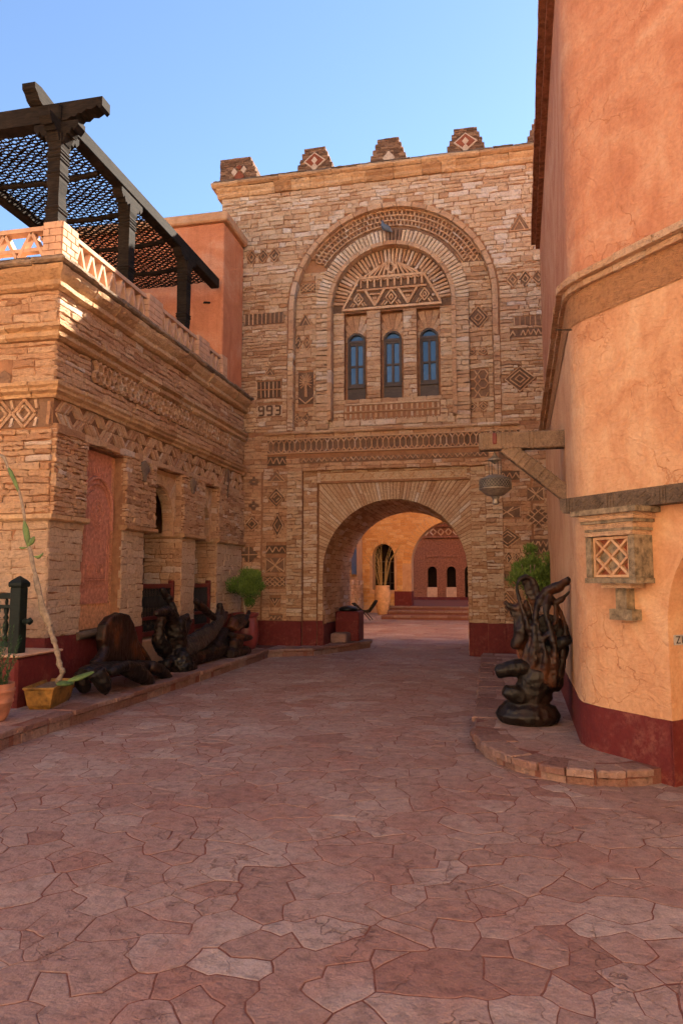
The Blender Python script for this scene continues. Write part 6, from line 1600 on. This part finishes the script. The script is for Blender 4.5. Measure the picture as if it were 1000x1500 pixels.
# ================================================================ PLANTS AND POTS
def bush(cx, cy, z0, rx, h, n, seed, label, name, pot):
    o = thing(name, label, 'plant', (cx, cy, z0)); rg = random.Random(seed)
    st_ = MB()
    for k in range(5):
        a = rg.uniform(0, 6.28); st_.tube([(cx, cy, z0), (cx + .05 * math.cos(a), cy + .05 * math.sin(a), z0 + h * .35), (cx + rx * .5 * math.cos(a), cy + rx * .5 * math.sin(a), z0 + h * .7)], [.022, .016, .008], 6)
    st_.build('stem', 'cactus_bark', o, kind='stuff')
    m = MB(); cl = []
    for k in range(26):
        a = rg.uniform(0, 6.28); e = math.acos(rg.uniform(-.98, 1)); r = rg.uniform(.3, .86)
        cl.append((Vector((cx + rx * r * math.sin(e) * math.cos(a), cy + rx * r * math.sin(e) * math.sin(a), z0 + h * .56 + h * .42 * r * math.cos(e))), rg.uniform(.45, 1.25)))
    for k in range(n):
        c, sz = rg.choice(cl); d = Vector((rg.gauss(0, 1), rg.gauss(0, 1), rg.gauss(.5, 1))).normalized(); p = c + d * rg.random() ** .6 * rx * .42 * sz
        up = (d * .6 + Vector((0, 0, 1.0)) + Vector((rg.gauss(0, .35), rg.gauss(0, .35), 0))).normalized(); sd_ = up.cross(Vector((rg.gauss(0, 1), rg.gauss(0, 1), .2))).normalized()
        L = rg.uniform(.03, .085); wd = rg.uniform(.004, .011)
        t = min(1, max(0, .5 + .35 * d.z + rg.gauss(0, .22)))  # upper leaves of each clump lighter, highlights put into the tint
        m.add([p, p + up * L * .5 + sd_ * wd, p + up * L, p + up * L * .5 - sd_ * wd], [(0, 1, 2, 3)], t)
    m.build('crown', 'thuja', o)
    return o
bush(-5.12, 14.25, .84, .38, 1.06, 13000, 3, 'bushy green conifer growing in the red pot left of the archway', 'potted_conifer', None)
bush(.66, 12.9, .95, .44, 1.32, 14000, 5, 'bushy green conifer behind the tall root sculpture', 'potted_conifer', None)
for (x, y, r, lab, mt) in ((-5.12, 14.25, .29, 'glossy dark red pot under the conifer left of the archway', 'red_pot'), (.66, 12.9, .29, 'brown pot with the conifer behind the tall root sculpture', 'terracotta')):
    p = thing('plant_pot', lab, 'pot', (x, y, .16)); m = MB()
    m.lathe([(r * .7, 0), (r * .92, .12), (r, .3), (r * .95, .55), (r * .85, .66), (r * .98, .7), (r * .98, .76), (r * .85, .76), (r * .85, .7)], (x, y, .16), 24); m.build('body', mt, p, smooth=True, angle=R(40))
    m = MB(); m.lathe([(.01, .0), (r * .84, .0), (r * .84, .02), (.01, .03)], (x, y, .84), 16); m.build('soil', 'soil', p)
# yellow trough with tall leaning cactus
tr = thing('plant_trough', 'chipped yellow glazed trough standing on the kerb pavement', 'trough', (-5.05, 7.5, .16))
a_, b_ = Vector((-4.96, 7.1, .16)), Vector((-5.16, 7.84, .16)); dv = (b_ - a_); L = dv.length; dv.normalize(); sv = Vector((-dv.y, dv.x, 0))
def TR(x, y, z): return tuple(a_ + dv * x + sv * y + Vector((0, 0, z)))
def loopr(w0, l0, l1, z): return [TR(l0, -w0, z), TR(l1, -w0, z), TR(l1, w0, z), TR(l0, w0, z)]
m = MB(); prof = [(.11, .06, L - .06, 0), (.13, .03, L - .03, .05), (.16, 0, L, .22), (.172, -.012, L + .012, .225), (.172, -.012, L + .012, .25), (.15, .012, L - .012, .25), (.14, .03, L - .03, .19)]
vs = [p for q in prof for p in loopr(*q)]; fs = [(3, 2, 1, 0)]
for i in range(len(prof) - 1):
    for k in range(4): fs.append((i * 4 + k, i * 4 + (k + 1) % 4, (i + 1) * 4 + (k + 1) % 4, (i + 1) * 4 + k))
m.add(vs, fs); tb_ = m.build('body', 'yellow_glaze', tr)
bv = tb_.modifiers.new('b', 'BEVEL'); bv.width = .012; bv.segments = 2
m = MB(); m.add(loopr(.15, .02, L - .02, .215), [(0, 1, 2, 3)]); m.build('soil', 'soil', tr)
ca = thing('cactus', 'tall leaning grey stemmed cactus growing from the yellow trough up the wall', 'cactus', (-5.05, 7.45, .4))
pth = [(84, 1000), (92, 985), (88, 975), (85, 958), (80, 940), (75, 925), (73, 915)]
m = MB(); m.tube(crom([atY(x, y, 7.45) for x, y in pth], 5), [.030 + .007 * math.sin(k * 1.3) + .004 * math.sin(k * 2.9) for k in range(31)], 8); m.build('stem', 'cactus_bark', ca, smooth=True)
for pth, r, mt in ((((74, 918), (68, 905), (62, 890), (59, 872)), (.03, .05, .045, .03), 'cactus_bark'), (((60, 876), (56, 862), (53, 848), (52, 838)), (.025, .04, .035, .02), 'cactus_bark'), (((52, 842), (48, 825), (46, 812), (43, 800)), (.02, .028, .026, .02), 'cactus_bark'),
                  (((43, 803), (41, 790), (38, 775), (36, 762)), (.015, .04, .04, .012), 'cactus_green'), (((37, 765), (35, 750), (31, 730), (27, 715)), (.014, .02, .02, .014), 'cactus_bark'), (((28, 720), (22, 705), (16, 692), (12, 685)), (.016, .026, .026, .014), 'cactus_green'), (((13, 688), (9, 676), (5, 669), (-6, 667)), (.016, .02, .02, .018), 'cactus_bark')):
    m = MB(); P = crom([atY(x, y, 7.45 + (1000 - y) * .0009) for x, y in pth], 5); rr = [1.1 * np.interp(k / 5, range(4), r) for k in range(len(P))]; m.tube(P, rr, 8, flat=.6, side=(0, 1, 0)); m.build('segment', mt, ca, smooth=True)
for pth, w in ((((42, 800), (47, 793), (51, 786)), .035), (((50, 815), (57, 816), (64, 810)), .02), (((40, 802), (33, 803), (29, 802)), .014)):
    m = MB(); P = crom([atY(x, y, 7.4) for x, y in pth], 5); m.tube(P, [max(.006, w * math.sin(math.pi * (k + .6) / (len(P) + .4))) for k in range(len(P))], 8, flat=.4, side=(0, 1, 0)); m.build('pad', 'cactus_green', ca, smooth=True)
for pth, w, mt in ((((84, 1003), (95, 1001), (108, 1000)), .07, 'cactus_green'), (((100, 998), (118, 992), (138, 984)), .07, 'cactus_green')):
    m = MB(); P = crom([atY(x, y, 7.25 + .1 * k) for k, (x, y) in enumerate(pth)], 6); m.tube(P, [max(.008, w * math.sin(math.pi * (k + .8) / (len(P) + .8)) ** .7) for k in range(len(P))], 10, flat=.35); m.build('pad', mt, ca, smooth=True)
# terracotta pot with spiky plant at the picture edge
tp = thing('plant_pot', 'ribbed terracotta pot at the end of the kerb with a spiky plant', 'pot', (-5.06, 6.5, .16)); X0, Y0 = -5.06, 6.5
m = MB(); m.lathe([(.12, 0), (.15, .05), (.185, .18), (.195, .19), (.195, .21), (.19, .22), (.2, .29), (.21, .3), (.21, .32), (.2, .33), (.2, .38), (.18, .38), (.175, .33)], (X0, Y0, .16), 24); m.build('body', 'terracotta', tp, smooth=True, angle=R(40))
m = MB(); m.lathe([(.01, 0), (.175, 0), (.175, .02), (.01, .03)], (X0, Y0, .49), 16); m.build('soil', 'soil', tp)
sp_ = thing('spiky_plant', 'dark green spiky plant in the ribbed terracotta pot', 'plant', (X0, Y0, .5)); m = MB(); rg = random.Random(9)
for k in range(38):
    a = rg.uniform(0, 6.28); tilt = rg.uniform(.05, .75); Ls = rg.uniform(.36, .62) if tilt < .5 else rg.uniform(.25, .36); b0 = Vector((X0 + rg.uniform(-.1, .1), Y0 + rg.uniform(-.1, .1), .5)); ax = Vector((math.sin(tilt) * math.cos(a), math.sin(tilt) * math.sin(a), math.cos(tilt)))
    for j in range(46):
        t = j / 46; p = b0 + ax * Ls * t + Vector((0, 0, .06 * t * t)); th = j * 2.4; o1 = ax.orthogonal().normalized(); o2 = ax.cross(o1); d = (o1 * math.cos(th) + o2 * math.sin(th)) * .8 + ax * .9; d.normalize(); sd_ = d.cross(ax).normalized() * .006; LL = .07 * (1 - .5 * t)
        m.add([p - sd_, p + sd_, p + d * LL], [(0, 1, 2)], rg.random())
m.build('leaves', 'aloe', sp_, kind='stuff')
# red plinth with green balustrade at the near corner
pb = thing('red_plinth', 'low red painted plinth with pale top at the arcade corner', 'plinth', (-6.5, 7.6, .16))
m = MB(); m.bevbox((-9, 7.15, .1), (-5.28, 8.0, .72), .03); m.build('body', 'red_dado', pb); m = MB(); m.bevbox((-9, 7.13, .722), (-5.26, 8.0, .75), .01); m.build('top', 'pink_render', pb)
fn = thing('balustrade', 'dark green turned wooden balustrade with square post on the red plinth', 'balustrade', (-6.2, 7.4, .75))
m = MB(); YFN = 7.4; xp = atY(27, 900, YFN).x
m.bevbox((xp - .07, YFN - .07, .75), (xp + .07, YFN + .07, 1.52), .008); po = m.build('post', 'green_wood', fn)
m = MB(); m.lathe([(.11, 1.52), (.12, 1.54), (.12, 1.57), (.09, 1.60), (.01, 1.65)], (0, 0, 0), 4, M=Matrix.Translation((xp, YFN, 0)) @ Matrix.Rotation(math.pi / 4, 4, 'Z')); m.build('post_cap', 'green_wood', po)
m = MB(); m.lathe([(.02, 0), (.035, .02), (.03, .06), (.045, .09), (.02, .12)], (0, 0, 0), 10, M=Matrix.Translation((xp + .07, YFN, 1.12)) @ Matrix.Rotation(math.pi / 2, 4, 'Y')); m.build('knob', 'green_wood', po, smooth=True)
for z0, z1 in ((1.38, 1.45), (1.27, 1.31), (.82, .88)):
    m = MB(); m.bevbox((-9, YFN - .045, z0), (xp - .07, YFN + .045, z1), .008); m.build('rail', 'green_wood', fn)
for k in range(14):
    x = xp - .16 - k * .115; m = MB(); m.lathe([(.028, .88), (.03, .92), (.016, .96), (.03, 1.02), (.034, 1.08), (.016, 1.13), (.034, 1.16), (.016, 1.19), (.028, 1.23), (.028, 1.27)], (x, YFN, 0), 8); m.build('baluster', 'green_wood', fn, smooth=True)
    m = MB(); m.lathe([(.014, 1.31), (.02, 1.345), (.014, 1.38)], (x, YFN, 0), 8); m.build('baluster', 'green_wood', fn, smooth=True)
# pigeon on the inner arch
pgn = thing('pigeon', 'grey pigeon perched on the inner arch above the windows', 'bird', (-2.2, 15.22, 9.58))
c0 = atY(564, 336, 15.16); m = MB()
m.tube(crom([c0 + Vector(p) for p in ((.16, -.0, -.08), (.08, 0, -.01), (.0, -.01, .04), (-.05, -.015, .1), (-.06, -.02, .17), (-.08, -.025, .20))], 4), [.012, .02, .03, .045, .06, .068, .07, .072, .072, .07, .066, .06, .05, .042, .036, .032, .032, .034, .03, .02, .008], 10); bd = m.build('body', 'feather', pgn, smooth=True)
m = MB(); m.tube([c0 + Vector((-.085, -.025, .2)), c0 + Vector((-.115, -.03, .19))], [.008, .002], 5); m.build('beak', 'iron', bd)
for sx in (-.015, .02):
    m = MB(); m.tube([c0 + Vector((sx, -.01, -.02)), c0 + Vector((sx, -.01, -.09))], .006, 5); m.build('leg', 'red_tile', pgn)
